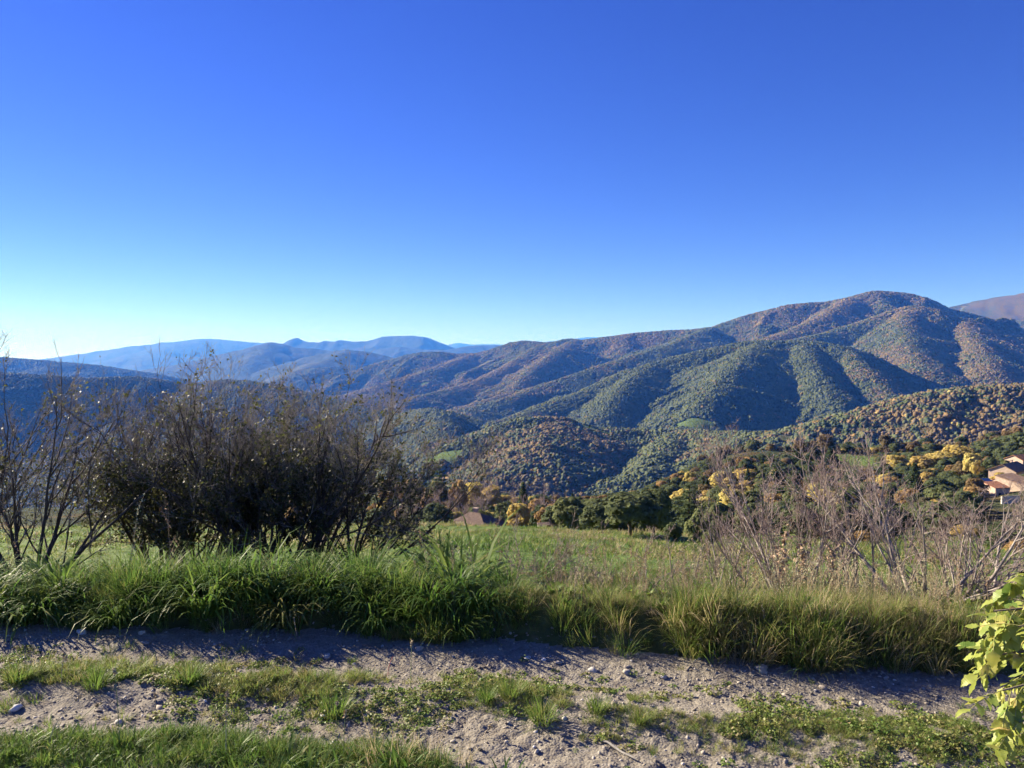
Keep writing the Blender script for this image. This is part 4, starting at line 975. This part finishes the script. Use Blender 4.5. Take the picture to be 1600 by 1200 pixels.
def verge():
    # finer grass all along the verge
    n = 3400; x = rng.uniform(-5.0, 4.6, n); e = rng.gamma(1.7, .42, n); y = track_edge(x) + .02 + e
    u = 800 + x / y * FPX; keep = (y < 9.5) & (u > -120) & (u < 1720) & (rng.random(n) < .42 + .58 * sstep(520, 760, u)) & (rng.random(n) < .62 + 1.5 * fbm(x * 1.9, y * 2.1, 2, 561))
    x, y, u, e = x[keep], y[keep], u[keep], e[keep]; n = len(x)
    right = sstep(560, 900, u)
    tint = rng.normal(.36, .09, n) * (1 - right) + right * (rng.normal(.44, .12, n) + .32 * (rng.random(n) < .42)) + .14 * sstep(1000, 1300, u)
    s = rng.uniform(.6, 1.15, n) * (.62 + .30 * sstep(0, .3, e)) * (1 - .40 * sstep(.5, 1.3, e)) * (1 + .75 * fbm(x * 1.6, y * 1.9, 2, 520)) * (.95 - .50 * sstep(520, 760, u) + .08 * sstep(1000, 1200, u))
    scatter('verge_grass', np.stack([x, y, H(x, y)], 1), zrot(n, .12), iso(s), np.clip(tint, 0, 1), srcobj(TALL), 'green and straw coloured grass growing thickly along the verge', 'grass')
    # overhanging fringe along the track edge
    n = 900; x = rng.uniform(-4.8, 4.0, n); e = rng.uniform(-.05, .26, n); y = track_edge(x) + e; k = rng.random(n) < .75 + 1.3 * fbm(x * 2.3, x * 0 + 2, 2, 562); x, y = x[k], y[k]; n = len(x); u = 800 + x / y * FPX
    scatter('fringe_grass', np.stack([x, y, H(x, y)], 1), zrot(n, .2), iso(rng.uniform(.35, .85, n) * (.75 + .35 * fbm(x * 2, y, 2, 541)) * (1 + .45 * sstep(700, 900, u))), np.clip(rng.normal(.40, .1, n) + .14 * sstep(800, 1200, u) + .3 * (rng.random(n) < .22), 0, 1), srcobj(TALL), 'grass overhanging the foot of the bank along the track edge', 'grass')
    # meadow
    n = 26000; a = rng.uniform(R(-36), R(36), n); r = 8 + (112 - 8) * rng.random(n) ** 1.15; x, y = np.sin(a) * r, np.cos(a) * r
    edge = track_edge(np.clip(x, -6, 6)); keep = y > edge + 1.6; x, y, r = x[keep], y[keep], r[keep]; n = len(x)
    m = fbm(x / 6, y / 9, 3, 501)
    tint = .47 + .34 * m + rng.normal(0, .07, n) + .3 * (rng.random(n) < .10) - .25 * (rng.random(n) < .06)
    ph = np.sin((y + .35 * x + 2.0 * vnoise(x / 12, y / 12, 44)) / 3.6); li = (ph > .45) & (vnoise(x / 5, y / 3, 45) > -.25)
    tint = np.where(li & (rng.random(n) < .6), tint + .26, tint)
    s = rng.uniform(.6, 1.2, n) * (.75 + r / 80) * (1 + .8 * np.clip(m - .25, 0, 1)) * np.where(li, 1.15, .6)
    scatter('meadow_grass', np.stack([x, y, H(x, y)], 1), zrot(n, .15), iso(s), np.clip(tint, .05, 1), srcobj(MEAD), 'short tufted grass covering the sloping meadow', 'grass')
    # the strip between the wheel ruts and the near edge
    n = 5200; x = rng.uniform(-4.2, 3.4, n); e = rng.normal(-.86, .17, n); y = track_edge(x) + e
    m = fbm(x * 1.5, y * 2.6, 3, 503); keep = (m > -.10 + .12 * sstep(-1, 1.5, x)) & (rng.random(n) < .75) ; x, y = x[keep], y[keep]; n = len(x)
    lft = 1 - sstep(-1.4, -.2, x)
    scatter('strip_grass', np.stack([x, y, H(x, y)], 1), zrot(n, .2), iso(rng.uniform(.2, .5, n) * (.7 + .5 * lft)), np.clip(rng.normal(.60, .1, n), 0, 1), srcobj(LOW), 'short grass on the strip between the wheel ruts', 'grass')
    # bottom left corner
    n = 900; x = rng.uniform(-2.7, -.3, n); y = near_edge(x) - rng.gamma(1.5, .10, n) + .05 - .25 * sstep(-.9, .2, x); keep = (y > 3.0)
    x, y = x[keep], y[keep]; n = len(x)
    scatter('near_grass', np.stack([x, y, H(x, y)], 1), zrot(n, .2), iso(rng.uniform(.35, .7, n)), np.clip(rng.normal(.42, .1, n), 0, 1), srcobj(LOW), 'fresh green grass filling the bottom left corner', 'grass')
verge()
# broad-bladed clumps of the bottom left corner
BROAD = [tuft('grass_clump', 50, .08, (.08, .19), (.008, .015), .5, (.6, 2.0), 340 + k, .02) for k in range(3)]
for i in range(22):
    g_ = random.Random(900 + i); x = -2.45 + 2.35 * i / 21 + g_.uniform(-.05, .05); y = float(near_edge(np.array([x]))[0]) - g_.uniform(.02, .30) - .18 * max(0, (x + .9)); y = max(3.2, y)
    broad_lab = 'broad-bladed bright green clump in the bottom left corner, ' + ('at the very left', 'below the pale grey stone', 'at the arching stalks', 'left of the pale upright stalk', 'below the pale upright stalk', 'beside the wispy grey grass')[min(5, i // 4)]
    o = link('broad_grass_clump', BROAD[i % 3], None, None, (x, y, H(x, y))); o.rotation_euler = (0, 0, g_.uniform(0, 6.28)); s = g_.uniform(.6, 1.05); o.scale = (s, s, s); o['tint'] = g_.uniform(.33, .52)
    tag(o, broad_lab, 'grass clump', 'broad grass clumps in the bottom left corner')

# leafy mats on the track
def leaf_mat(seed, n=46, rad=.055):
    g = np.random.default_rng(seed); a = g.uniform(0, 6.283, n); r = rad * np.sqrt(g.random(n)); c = np.stack([np.cos(a) * r, np.sin(a) * r, g.uniform(.006, .045, n) * (1.2 - r / rad)], 1)
    return set_mat(quads_mesh('leafy_mat', c, g.normal(0, .55, (n, 3)) + np.array([0, 0, 1]), g.uniform(.009, .018, n), {'vary': g.random(n)}, .75), M_MAT)
M_MAT = mat_grass('mat_leaves', True, .35, .5, .25)
MATS = [leaf_mat(600 + k) for k in range(4)]
def mats():
    n = 3600; x = rng.uniform(-4.2, 3.6, n); e = rng.normal(-.88, .22, n); y = track_edge(x) + e
    m = fbm(x * 1.3 + 5, y * 2.4, 3, 507); keep = (m > .02 - .06 * sstep(-.5, 1.5, x)) & (rng.random(n) < .7); x, y = x[keep], y[keep]; n = len(x)
    scatter('ground_cover', np.stack([x, y, H(x, y)], 1), zrot(n, .15), iso(rng.uniform(.35, .95, n)), np.clip(rng.normal(.60, .1, n), 0, 1), srcobj(MATS), 'low leafy weeds creeping over the strip between the wheel ruts', 'weeds')
mats()

# pebbles
M_PEB = None
def mat_pebble():
    t = NT('pebble'); tv = t.attr('tint', True).outputs['Fac']
    return t.done(t.principled(t.ramp(tv, [(0, (.10, .085, .07)), (.5, (.30, .26, .21)), (.85, (.46, .42, .36)), (1, (.68, .66, .62))]), .9, None, .2))
M_PEB = mat_pebble()
def stone_mesh(seed, sub_=1, flat=.6):
    v, f = ico(sub_); g = np.random.default_rng(seed); v = v * (1 + .35 * noise3(v * 1.0, 1.3, seed))[:, None] * (1 + g.uniform(-.12, .12, (len(v), 1))); v[:, 2] *= flat
    return mesh_from('stone', v, [f])
PEB = [set_mat(stone_mesh(700 + k), M_PEB) for k in range(4)]
def gravel():
    n = 22000; x = rng.uniform(-4.4, 3.8, n); y = rng.uniform(3.1, 5.9, n); keep = y < track_edge(x) + .12; x, y = x[keep], y[keep]; n = len(x)
    m = fbm(x * 1.7, y * 2.2, 3, 511); keep = rng.random(n) < np.clip(.5 + .9 * m, .15, 1); x, y = x[keep], y[keep]; n = len(x)
    s = .004 + .009 * rng.random(n) ** 3.0 + .010 * (rng.random(n) < .005)
    scatter('gravel', np.stack([x, y, H(x, y) + s * .1], 1), zrot(n, .5), np.stack([s * rng.uniform(.8, 1.4, n), s * rng.uniform(.8, 1.4, n), s * rng.uniform(.7, 1.1, n)], 1), np.clip(rng.normal(.45, .2, n), 0, 1), srcobj(PEB), 'loose grit and pebbles on the dirt track', 'gravel')
gravel()
def pix_ground(u, v):
    a, b = ray(u, v); Y = -CAM_Z / b
    for _ in range(4): Y = (H(a * Y, Y) - CAM_Z) / b
    return a * Y, Y
STONES = [(24, 1108, 15, .97, 'pale grey stone on the near rut at the left edge'), (128, 989, 16, .90, 'flat pale stone under the grass edge at the far left of the track'), (222, 990, 12, .80, 'grey flat stone in the shade of the verge, right of the flat pale stone'),
 (226, 1005, 10, .55, 'brown stone in the sunny rut below the grey flat stone'), (348, 1048, 11, .35, 'dark stone between rut and grassy strip on the left'), (512, 1027, 11, .75, 'bluish grey stone at the shadow edge left of the red stem'), (553, 1038, 7, .98, 'small white stone just left of the red stem'),
 (655, 1015, 13, .62, 'long brownish stone in shade right of the lone green stalk'), (824, 1029, 9, .96, 'whitish stone in the shade above the two round tufts, left of a smaller white one'), (850, 1031, 7, 1.0, 'small bright white stone in shade above the two round tufts'), (874, 1036, 9, .70, 'beige stone in shade right of the small bright white stone'),
 (926, 1048, 11, .88, 'pale flat stone in the shaded rut at mid picture'), (921, 1060, 9, .84, 'pinkish pale stone below the flat one in the shaded rut'), (980, 1053, 14, .72, 'rounded beige stone with grass beside it in the shaded rut'), (1037, 1056, 10, .88, 'bluish pale stone right of the rounded beige stone'),
 (1190, 1046, 20, .58, 'largest grey stone at the foot of the verge below the wispy weeds'), (1286, 1076, 11, .5, 'brown stone at the foot of the verge right of the largest grey stone'), (1346, 1101, 10, .7, 'beige stone in the shaded rut near the right edge'), (882, 1122, 8, .9, 'pale stone in the shadow of the second round tuft'), (186, 1129, 13, .9, 'flat pale stone lying in the near rut on the left')]
for i, (u, v, px, t, lab) in enumerate(STONES):
    x, y = pix_ground(u, v); s = px * y / FPX * .55
    o = link('stone', set_mat(stone_mesh(740 + i, 2, .55), M_PEB), None, None, (x, y, H(x, y) + s * .18)); o.scale = (s * 1.15, s * .9, s); o.rotation_euler = (random.gauss(0, .15), random.gauss(0, .15), random.uniform(0, 6.28)); o['tint'] = t
    tag(o, lab, 'stone')

# named tufts on the strip
ROUND = [tuft('round_tuft', 190, .045, (.08, .17), (.0025, .0045), .42, (.2, .9), 350 + k, .10) for k in range(3)]
for i, (u, v, s, t, lab) in enumerate(((798, 1088, .95, .52, 'round bluish green grass tuft at the rut edge, upper of two tufts'), (848, 1126, 1.1, .50, 'round green grass tuft with brown base, lower of two tufts'), (932, 1112, .85, .50, 'soft grass tuft right of the two round tufts'), (524, 1114, 1.1, .45, 'yellowish green grass tuft left of the wispy grey grass'),
        (295, 1068, 1.0, .40, 'dense green tuft on the strip at the left'), (150, 1072, 1.05, .44, 'bright green tuft on the strip near the left edge'), (30, 1065, .9, .45, 'green tuft on the strip at the very left'), (1000, 1130, .7, .55, 'small tuft at the edge of the leafy mats'), (760, 1096, .7, .4, 'little bright tuft just left of the upper round tuft'))):
    x, y = pix_ground(u, v); o = link('grass_tuft', ROUND[i % 3], None, None, (x, y, H(x, y))); o.scale = (s, s, s); o['tint'] = t; o.rotation_euler = (0, 0, i * 1.3); tag(o, lab, 'grass tuft')

# single stalks
M_STALK_G = simple('green_stalk', (.22, .28, .09), .7, .2, 8); M_STALK_R = simple('red_stalk', (.42, .10, .08), .7, .2, 8); M_STALK_T = simple('straw_stalk', (.50, .41, .27), .8, .2, 8); M_SEED = simple('seed_head', (.44, .35, .22), .85, .3, 20)
def stalk(name, label, x, y, h, r, mat, bend=(0, 0), head=0.0, cat='stalk', headmat=None):
    t = np.linspace(0, 1, 8); p = np.stack([bend[0] * h * t ** 2, bend[1] * h * t ** 2, h * (t - .25 * math.hypot(*bend) * t ** 2) - .01], 1)
    e = empty(name, (x, y, H(x, y))); tag(e, label, cat)
    v, f = tube_mesh_arrays(p[None], (r * (1.1 - .6 * t))[None], 5); link('stem', mesh_from('stem', v, [f], smooth=True), mat, e)
    if head:
        n = 40; q = rng.random(n); i = 7 - q * head / max(h, .01) * 7; i0 = np.clip(i.astype(int), 0, 6); c = p[i0] + (p[i0 + 1] - p[i0]) * (i - i0)[:, None] + rng.normal(0, r * 2.0, (n, 3))
        link('seed_head', quads_mesh('seed_head', c, rng.normal(size=(n, 3)), rng.uniform(.006, .013, n), None, .5), headmat or M_SEED, e)
    return e
for (u, v, vt, mat, bend, head, lab) in ((642, 1078, 1000, M_STALK_G, (.02, 0), 0.06, 'lone upright green grass stalk rising before the shaded rut'), (606, 1055, 1022, M_STALK_R, (.25, 0), 0, 'thin red stem standing at the shadow edge left of the lone green stalk'),
        (105, 1178, 1085, M_STALK_G, (.55, 0), .05, 'arching green grass stalk with drooping straw head at the lower left'), (75, 1175, 1075, M_STALK_T, (.5, .1), .08, 'straw coloured arching stalk left of the green arching stalk'), (187, 1170, 1045, M_STALK_G, (-.05, 0), .05, 'thin upright stalk right of the arching stalks'), (353, 1185, 1080, M_STALK_T, (.03, 0), .05, 'pale upright stalk in front of the strip on the left'),
        (537, 1190, 1110, M_STALK_G, (.04, 0), .05, 'green upright stalk left of the wispy grey grass'), (526, 1135, 1095, M_STALK_G, (.02, 0), .03, 'short green stalk beside the yellowish tuft'), (96, 1070, 1020, M_STALK_T, (.1, 0), .04, 'white tipped thin stalk on the strip at the far left'), (655, 1165, 1105, M_STALK_G, (.0, 0), .03, 'slim stalk among the wispy grey grass, right side'),
        (755, 1155, 1128, M_STALK_T, (.5, 0), .03, 'short dry stalk leaning right beside the leafy mats'), (243, 1115, 1083, M_STALK_T, (.0, 0), .03, 'short pale plume standing in the near rut')):
    x, y = pix_ground(u, v); h = (v - vt) / FPX * y * 1.08; stalk('grass_stalk', lab, x, y, h, .0022, mat, bend, head * .6, 'grass stalk')
# wispy pale grass at the bottom centre
WISP = tuft('wispy_grass', 70, .10, (.10, .26), (.0018, .0032), .35, (.2, 1.0), 371, .6)
for i, (u, v, s, lab) in enumerate(((612, 1192, 1.1, 'wispy greyish grass at the bottom centre, main tuft'), (575, 1185, .8, 'wispy greyish grass left of the main wispy tuft'), (660, 1196, .9, 'wispy greyish grass right of the main wispy tuft'), (715, 1198, .7, 'low wispy grass at the bottom edge, rightmost wisp'))):
    x, y = pix_ground(u, v); o = link('wispy_grass', WISP, None, None, (x, y, H(x, y))); o.scale = (s, s, s); o['tint'] = .80; o.rotation_euler = (0, 0, i * 2.1); tag(o, lab, 'grass tuft')
# dead stick on the track
def stick():
    x, y = pix_ground(966, 1176); t = np.linspace(0, 1, 6); p = np.stack([.16 * t, -.17 * t + .02 * np.sin(t * 5), .012 + .006 * np.sin(t * 9)], 1)
    v, f = tube_mesh_arrays(p[None], (np.array([.003, .006, .007, .006, .006, .002]))[None], 6); o = link('dead_stick', mesh_from('dead_stick', v, [f], smooth=True), simple('bleached_wood', (.27, .25, .22), .9, .25, 30), None, (x - .08, y + .08, H(x, y) + .004)); tag(o, 'bleached grey stick lying on the gravel at the bottom', 'stick')
stick()

# dry weeds behind the verge
def weed_mesh(seed, h, branches, dens, size, spread=.25):
    g = np.random.default_rng(seed); S = run(np.zeros((1, 3)), np.array([[g.normal(0, .08), g.normal(0, .08), 1.]]), np.array([h]), 9, .02, .05, g); SR = (.0032 * np.linspace(1, .4, 9))[None]
    B, BR = grow(S, SR, branches, .35, .32, .5, .08, .08, 5, .6, g)
    v, f = join_arrays([tube_mesh_arrays(S, SR, 4), tube_mesh_arrays(B, BR, 3)])
    allp = np.concatenate([B.reshape(-1, 3), S[0, 4:]]); n = dens; c = allp[g.integers(0, len(allp), n)] + g.normal(0, .008, (n, 3)); 
    return mesh_from('stem', v, [f]), quads_mesh('seed_heads', c, g.normal(size=(n, 3)), g.uniform(size * .6, size * 1.4, n), None, .6)
M_WSEED = simple('weed_seeds', (.42, .34, .23), .9, .35, 25); M_WSEED2 = simple('grey_green_seeds', (.36, .37, .22), .9, .3, 25); M_WSEED3 = simple('pink_beige_bracts', (.40, .28, .19), .9, .3, 18); M_WSTEM = simple('weed_stem', (.36, .28, .18), .85, .3, 12); M_DOCK = simple('dock_seeds', (.30, .18, .10), .9, .35, 25)
WEED = []
for k in range(5):
    a, b = weed_mesh(800 + k, .62 + .1 * (k % 3), 9, 150, .010); a.materials.append(M_WSTEM); b.materials.append((M_WSEED, M_WSEED, M_DOCK, M_WSEED, M_WSEED2)[k]); WEED.append((a, b))
GREYW = []
for k in range(3):
    g_ = np.random.default_rng(820 + k); ns = 26; az = g_.uniform(0, 6.28, ns); tl = g_.uniform(.02, .5, ns)
    S_ = run(np.stack([np.cos(az) * .06, np.sin(az) * .06, np.zeros(ns)], 1), np.stack([np.cos(az) * np.sin(tl), np.sin(az) * np.sin(tl), np.cos(tl)], 1), g_.uniform(.3, .55, ns), 6, .03, .10, g_)
    B_, BR_ = grow(S_, np.full((ns, 6), .0018), 6, .3, .35, .5, .06, .1, 4, .7, g_); v, f = join_arrays([tube_mesh_arrays(S_, np.full((ns, 6), .0018), 3), tube_mesh_arrays(B_, np.maximum(BR_, .001), 3)])
    pts_ = B_[:, 1:].reshape(-1, 3); c_ = pts_[g_.integers(0, len(pts_), 900)] + g_.normal(0, .008, (900, 3))
    a = mesh_from('stems', v, [f]); a.materials.append(M_WSTEM); b = quads_mesh('seed_heads', c_, g_.normal(size=(900, 3)), g_.uniform(.004, .010, 900), None, .7); b.materials.append(M_WSEED2); GREYW.append((a, b))
HOP = []
for k in range(2):
    a, b = weed_mesh(830 + k, .75, 12, 320, .024); a.materials.append(M_WSTEM); b.materials.append(M_WSEED3); HOP.append((a, b))
def weed(name, pair, u, Y, h, label, group=None, rz=0.0, z=None):
    x, y = gp(u, Y); e = empty(name, (x, y, H(x, y)), rz); s = h / .65; e.scale = (s, s, s); tag(e, label, 'weed', group)
    o = link('stem', pair[0], None, e); o2 = link('seed_heads', pair[1], None, e); o2['kind'] = 'stuff'
# ones that can be told apart
for (u, Y, h, k, lab) in ((186, 6.3, .72, 4, 'leafy yellow-green weed standing above the verge grass between plum tree and thicket'), (262, 5.9, .55, 2, 'brown dock stalk in front of the thicket, right of the leafy weed'), (10, 6.2, .62, 2, 'brown dead weed at the left edge by the plum tree'), (48, 6.5, .5, 2, 'brown dead weed just right of the one at the left edge'),
        (742, 6.6, .62, 0, 'straw coloured weed spike left of two darker spikes before the meadow'), (690, 6.4, .55, 3, 'dry pale weed at the end of the lush grass'), (775, 6.9, .6, 2, 'dark brown weed spike before the meadow'), (1075, 5.7, .42, 1, 'pale seed spike in the verge below the crooked sapling'), (1105, 5.6, .45, 3, 'pale seed spike right of the first one below the crooked sapling'), (1000, 6.9, .6, 0, 'tall thin straw weed in front of the brambles')):
    weed('dry_weed', WEED[k], u, Y, h, lab, None, u * .1)
for i, (u, Y, h, lab) in enumerate(((1232, 5.75, .50, 'grey-green fluffy weed in the verge below the beige bracts, leftmost'), (1275, 5.6, .52, 'biggest grey-green fluffy weed in the verge right of the leftmost fluffy one'), (1330, 5.45, .44, 'grey-green fluffy weed in the middle of the right verge'), (1395, 5.4, .42, 'grey-green fluffy weed below the pale-stemmed plum'), (1455, 5.3, .40, 'grey-green fluffy weed just left of the yellow-green leaves'))):
    weed('fluffy_weed', GREYW[i % 3], u, Y, h * 1.15, lab, None, i * 1.7)
for i, (u, Y, h, lab) in enumerate(((1222, 6.5, .58, 'dry vine with pinkish beige bracts at the left foot of the reddish shrub'), (1262, 6.6, .52, 'dry vine with beige bracts in the middle of the reddish shrub'), (1300, 6.4, .48, 'dry vine with pale bracts right of the reddish shrub'))):
    weed('dry_vine', HOP[i % 2], u, Y, h, lab, None, i * 2.3)
def weeds():
    n = 420; u = rng.uniform(640, 1560, n); Y = rng.uniform(5.6, 10.5, n); x = (u - 800) / FPX * Y; keep = Y > track_edge(x) + .45; x, Y, u = x[keep], Y[keep], u[keep]; n = len(x)
    src = []
    for (a, b) in WEED:
        import bmesh
        bm = bmesh.new(); bm.from_mesh(a); k0 = len(bm.faces); bm.from_mesh(b); bm.faces.ensure_lookup_table()
        for f in bm.faces[k0:]: f.material_index = 1
        me = bpy.data.meshes.new('weed_whole'); bm.to_mesh(me); bm.free(); me.materials.append(a.materials[0]); me.materials.append(b.materials[0]); src.append(bpy.data.objects.new('weed_source', me))
    s = rng.uniform(.30, .75, n) * (1 - .25 * sstep(1100, 1400, u))
    n2 = 190; u2 = rng.uniform(620, 1520, n2); Y2 = rng.uniform(4.4, 6.6, n2); x2 = (u2 - 800) / FPX * Y2; k2 = Y2 > track_edge(x2) + .12; x = np.concatenate([x, x2[k2]]); Y = np.concatenate([Y, Y2[k2]]); s = np.concatenate([s, rng.uniform(.22, .5, k2.sum())]); n = len(x)
    scatter('dry_weeds', np.stack([x, Y, H(x, Y)], 1), zrot(n, .12), iso(s), rng.random(n), src, 'straw brown dead weeds standing between verge and meadow', 'weeds')
weeds()

# ------------------------------------------------------------------ leafy elder branch at the right edge
def leaflet_mesh(seed):
    g = np.random.default_rng(seed); n = 9; t = np.linspace(0, 1, n); w = .5 * np.sin(np.pi * np.clip(t, 0, 1) ** .8) ** .9 * .46; w = w * (1 + .16 * np.where(np.arange(n) % 2 == 0, 1, -1)); w[0] = .02; w[-1] = .004
    curl = -.20 * t ** 2 + .03 * np.sin(t * 7 + seed); V = []
    for i in range(n):
        V += [(t[i], w[i], curl[i] + .10 * w[i] + g.normal(0, .012)), (t[i], w[i] * .5, curl[i] + .09 * w[i]), (t[i], 0, curl[i]), (t[i], -w[i] * .5, curl[i] + .09 * w[i]), (t[i], -w[i], curl[i] + .10 * w[i] + g.normal(0, .012))]
    F = [(5 * i + j, 5 * (i + 1) + j, 5 * (i + 1) + j + 1, 5 * i + j + 1) for i in range(n - 1) for j in range(4)]
    return set_mat(mesh_from('leaflet', np.array(V), [np.array(F)], smooth=True), M_ELDER)
def mat_elder():
    t = NT('elder_leaf'); tv = t.attr('tint', True).outputs['Fac']; co = t.n('ShaderNodeTexCoord').outputs['Object']; n = t.noise(5, 4, co)
    c = t.ramp(t.math('ADD', tv, t.math('MULTIPLY', t.math('SUBTRACT', n.outputs[0], .5), .35)), [(0, (.15, .24, .05)), (.5, (.34, .39, .08)), (.85, (.50, .47, .12)), (1, (.55, .42, .16))])
    vein = t.n('ShaderNodeTexWave', Scale=3.2, Distortion=.6, Vector=co)
    p = t.principled(c, .45, t.bump(vein.outputs[0], .12, .01), .4); tr = t.n('ShaderNodeBsdfTranslucent'); t.set(tr.inputs[0], c); mx = t.n('ShaderNodeMixShader'); mx.inputs[0].default_value = .4
    t.t.links.new(p, mx.inputs[1]); t.t.links.new(tr.outputs[0], mx.inputs[2]); return t.done(mx.outputs[0])
M_ELDER = mat_elder(); LEAFLET = [leaflet_mesh(k) for k in range(5)]
M_RACHIS = simple('leaf_stalk', (.34, .33, .11), .7, .2, 10); M_ESTEM = mat_bark('elder_bark', (.13, .10, .07), (.27, .22, .16))
def elder():
    g = np.random.default_rng(31)
    bx, by = 2.55, 2.95; bz = H(bx, by)
    root = empty('elder_shrub', (bx, by, bz)); tag(root, 'elder shrub with sunlit yellow-green leaves reaching in at the right edge', 'shrub')
    tips = []
    ends = [((1572, 915), 2.95, .10), ((1532, 975), 2.9, .05), ((1570, 1000), 2.8, .0), ((1530, 1045), 2.85, -.05), ((1545, 1100), 2.75, -.12), ((1570, 1150), 2.7, -.18), ((1590, 1070), 2.9, 0)]
    for (px, Y, droop) in ends:
        q = at(px[0], px[1], Y); T = np.array([q.x + .05, q.y, q.z + .05]) - np.array([bx, by, bz]); t = np.linspace(0, 1, 10)
        B = np.array([-.06, 0, T[2] * .95 + .15]); P = (t ** 2)[:, None] * T + (2 * t * (1 - t))[:, None] * B
        v, f = tube_mesh_arrays(P[None], (.010 * (1.1 - .75 * t))[None], 6); link('stem', mesh_from('stem', v, [f], smooth=True), M_ESTEM, root); tips.append((P, droop))
    k = 0; extra_v = []; extra_r = []
    for (P, droop) in tips:
        for j in range(15):
            tt = (.99, .93, .86, .78, .97, .89, .82, .74, .70, .95, .84, .91, .80, .67, .76)[j]; i = tt * 9; i0 = min(8, int(i)); b = P[i0] + (P[i0 + 1] - P[i0]) * (i - i0)
            yaw = math.pi + g.normal(0, .75) + (.5 if j % 2 else -.5); pit = g.uniform(-.85, .25); L = g.uniform(.10, .17)
            d = np.array([math.cos(yaw) * math.cos(pit), math.sin(yaw) * math.cos(pit), math.sin(pit)]); s = np.linspace(0, 1, 6); R_ = b + d * L * s[:, None] + np.array([0, 0, -1]) * (.30 * L * s ** 2)[:, None]
            v, f = tube_mesh_arrays(R_[None], np.full((1, 6), .0016), 4); single = j < 6
            if single: ra = link('leaf', mesh_from('leaf', v, [f]), M_RACHIS, root)
            else: extra_r.append((v, f))
            for m in range(7):
                side = 0 if m == 0 else (1 if m % 2 else -1); pos = R_[5] if m == 0 else R_[4 - (m - 1) // 2]
                a = yaw + side * (1.0 + g.normal(0, .2)); sc = g.uniform(.044, .074) * (1.1 if m == 0 else 1); sy = sc * g.uniform(.95, 1.35); li = int(g.integers(0, 5)); tn = float(np.clip(g.normal(.52, .24), 0, 1))
                eu = Euler((g.normal(0, .55), -(pit - .35 + g.normal(0, .35)), a), 'XYZ')
                if single:
                    lf = link('leaflet', LEAFLET[li], None, ra, tuple(pos)); lf.scale = (sc, sy, sc); lf.rotation_euler = eu; lf['tint'] = tn; k += 1
                else:
                    me = LEAFLET[li]; co = np.zeros(len(me.vertices) * 3, np.float32); me.vertices.foreach_get('co', co); co = co.reshape(-1, 3) * np.array([sc, sy, sc]); co = co @ np.array(eu.to_matrix()).T + pos
                    extra_v.append((co, np.array([p.vertices[:] for p in me.polygons])))
    v, f = join_arrays(extra_v); o = link('leaflets', mesh_from('leaflets', v, [f], smooth=True), M_ELDER, root); o['kind'] = 'stuff'; o['tint'] = .5
    v, f = join_arrays(extra_r); o = link('leaf_stalks', mesh_from('leaf_stalks', v, [f]), M_RACHIS, root); o['kind'] = 'stuff'
    print('LEAFLETS', k)
elder()
# broad-leaved weeds mixed into the verge
def dock_mesh(seed):
    g = np.random.default_rng(seed); n = 26; V = []; F = []; vary = []
    for i in range(n):
        a = g.uniform(0, 6.283); L = g.uniform(.10, .24); W = L * g.uniform(.22, .34); th = g.uniform(.15, 1.0); cu = g.uniform(.4, 1.4); p = np.array([g.normal(0, .02), g.normal(0, .02), 0.]); sd = np.array([-math.sin(a), math.cos(a), 0]); b = len(V); fold = .25
        for j in range(6):
            t = j / 5; w = W * math.sin(math.pi * min(1, .08 + .9 * t)) ** .8 * .5
            up = np.array([0, 0, fold * w]); V += [p + sd * w + up, p, p - sd * w + up]; vary += [g.random() if j == 0 else vary[-1]] * 3
            an = th + cu * t; p = p + (np.array([math.cos(a) * math.sin(an), math.sin(a) * math.sin(an), math.cos(an)])) * L / 5
            if j: 
                o = b + 3 * (j - 1); F += [(o, o + 1, o + 4, o + 3), (o + 1, o + 2, o + 5, o + 4)]
    return set_mat(mesh_from('leafy_weed', np.array(V), [np.array(F)], {'vary': np.array(vary)}, smooth=True), M_GRASS)
DOCK = [dock_mesh(900 + k) for k in range(3)]
def docks():
    n = 420; x = rng.uniform(-4.8, 4.0, n); y = track_edge(x) + rng.gamma(1.6, .4, n) + .05; m = fbm(x * 1.1, y * 1.4, 2, 530); k = rng.random(n) < .6; x, y = x[k], y[k]; n = len(x); u = 800 + x / y * FPX
    scatter('verge_weeds', np.stack([x, y, H(x, y) + .04], 1), zrot(n, .15), iso(rng.uniform(.22, .5, n)), np.clip(rng.normal(.46, .1, n) + .1 * sstep(700, 1100, u), 0, 1), srcobj(DOCK), 'broad-leaved green weeds mixed into the verge grass', 'weeds')
docks()
# ------------------------------------------------------------------ haze
def haze():
    b = MB(); b.box(-47500, 47500, -47500, 47500, -560, 1090)
    t = NT('haze_air'); v = t.n('ShaderNodeVolumePrincipled')
    v.inputs['Color'].default_value = (.06, .25, 1.0, 1); v.inputs['Density'].default_value = HAZE
    v.inputs['Anisotropy'].default_value = .12
    v.inputs['Absorption Color'].default_value = (.75, .75, .75, 1)
    t.t.links.new(v.outputs[0], t.out.inputs['Volume'])
    o = b.build('haze', t.m); tag(o, 'thin blue haze filling the valley air', 'haze', None, 'stuff')
HAZE = 5.5e-5
haze()
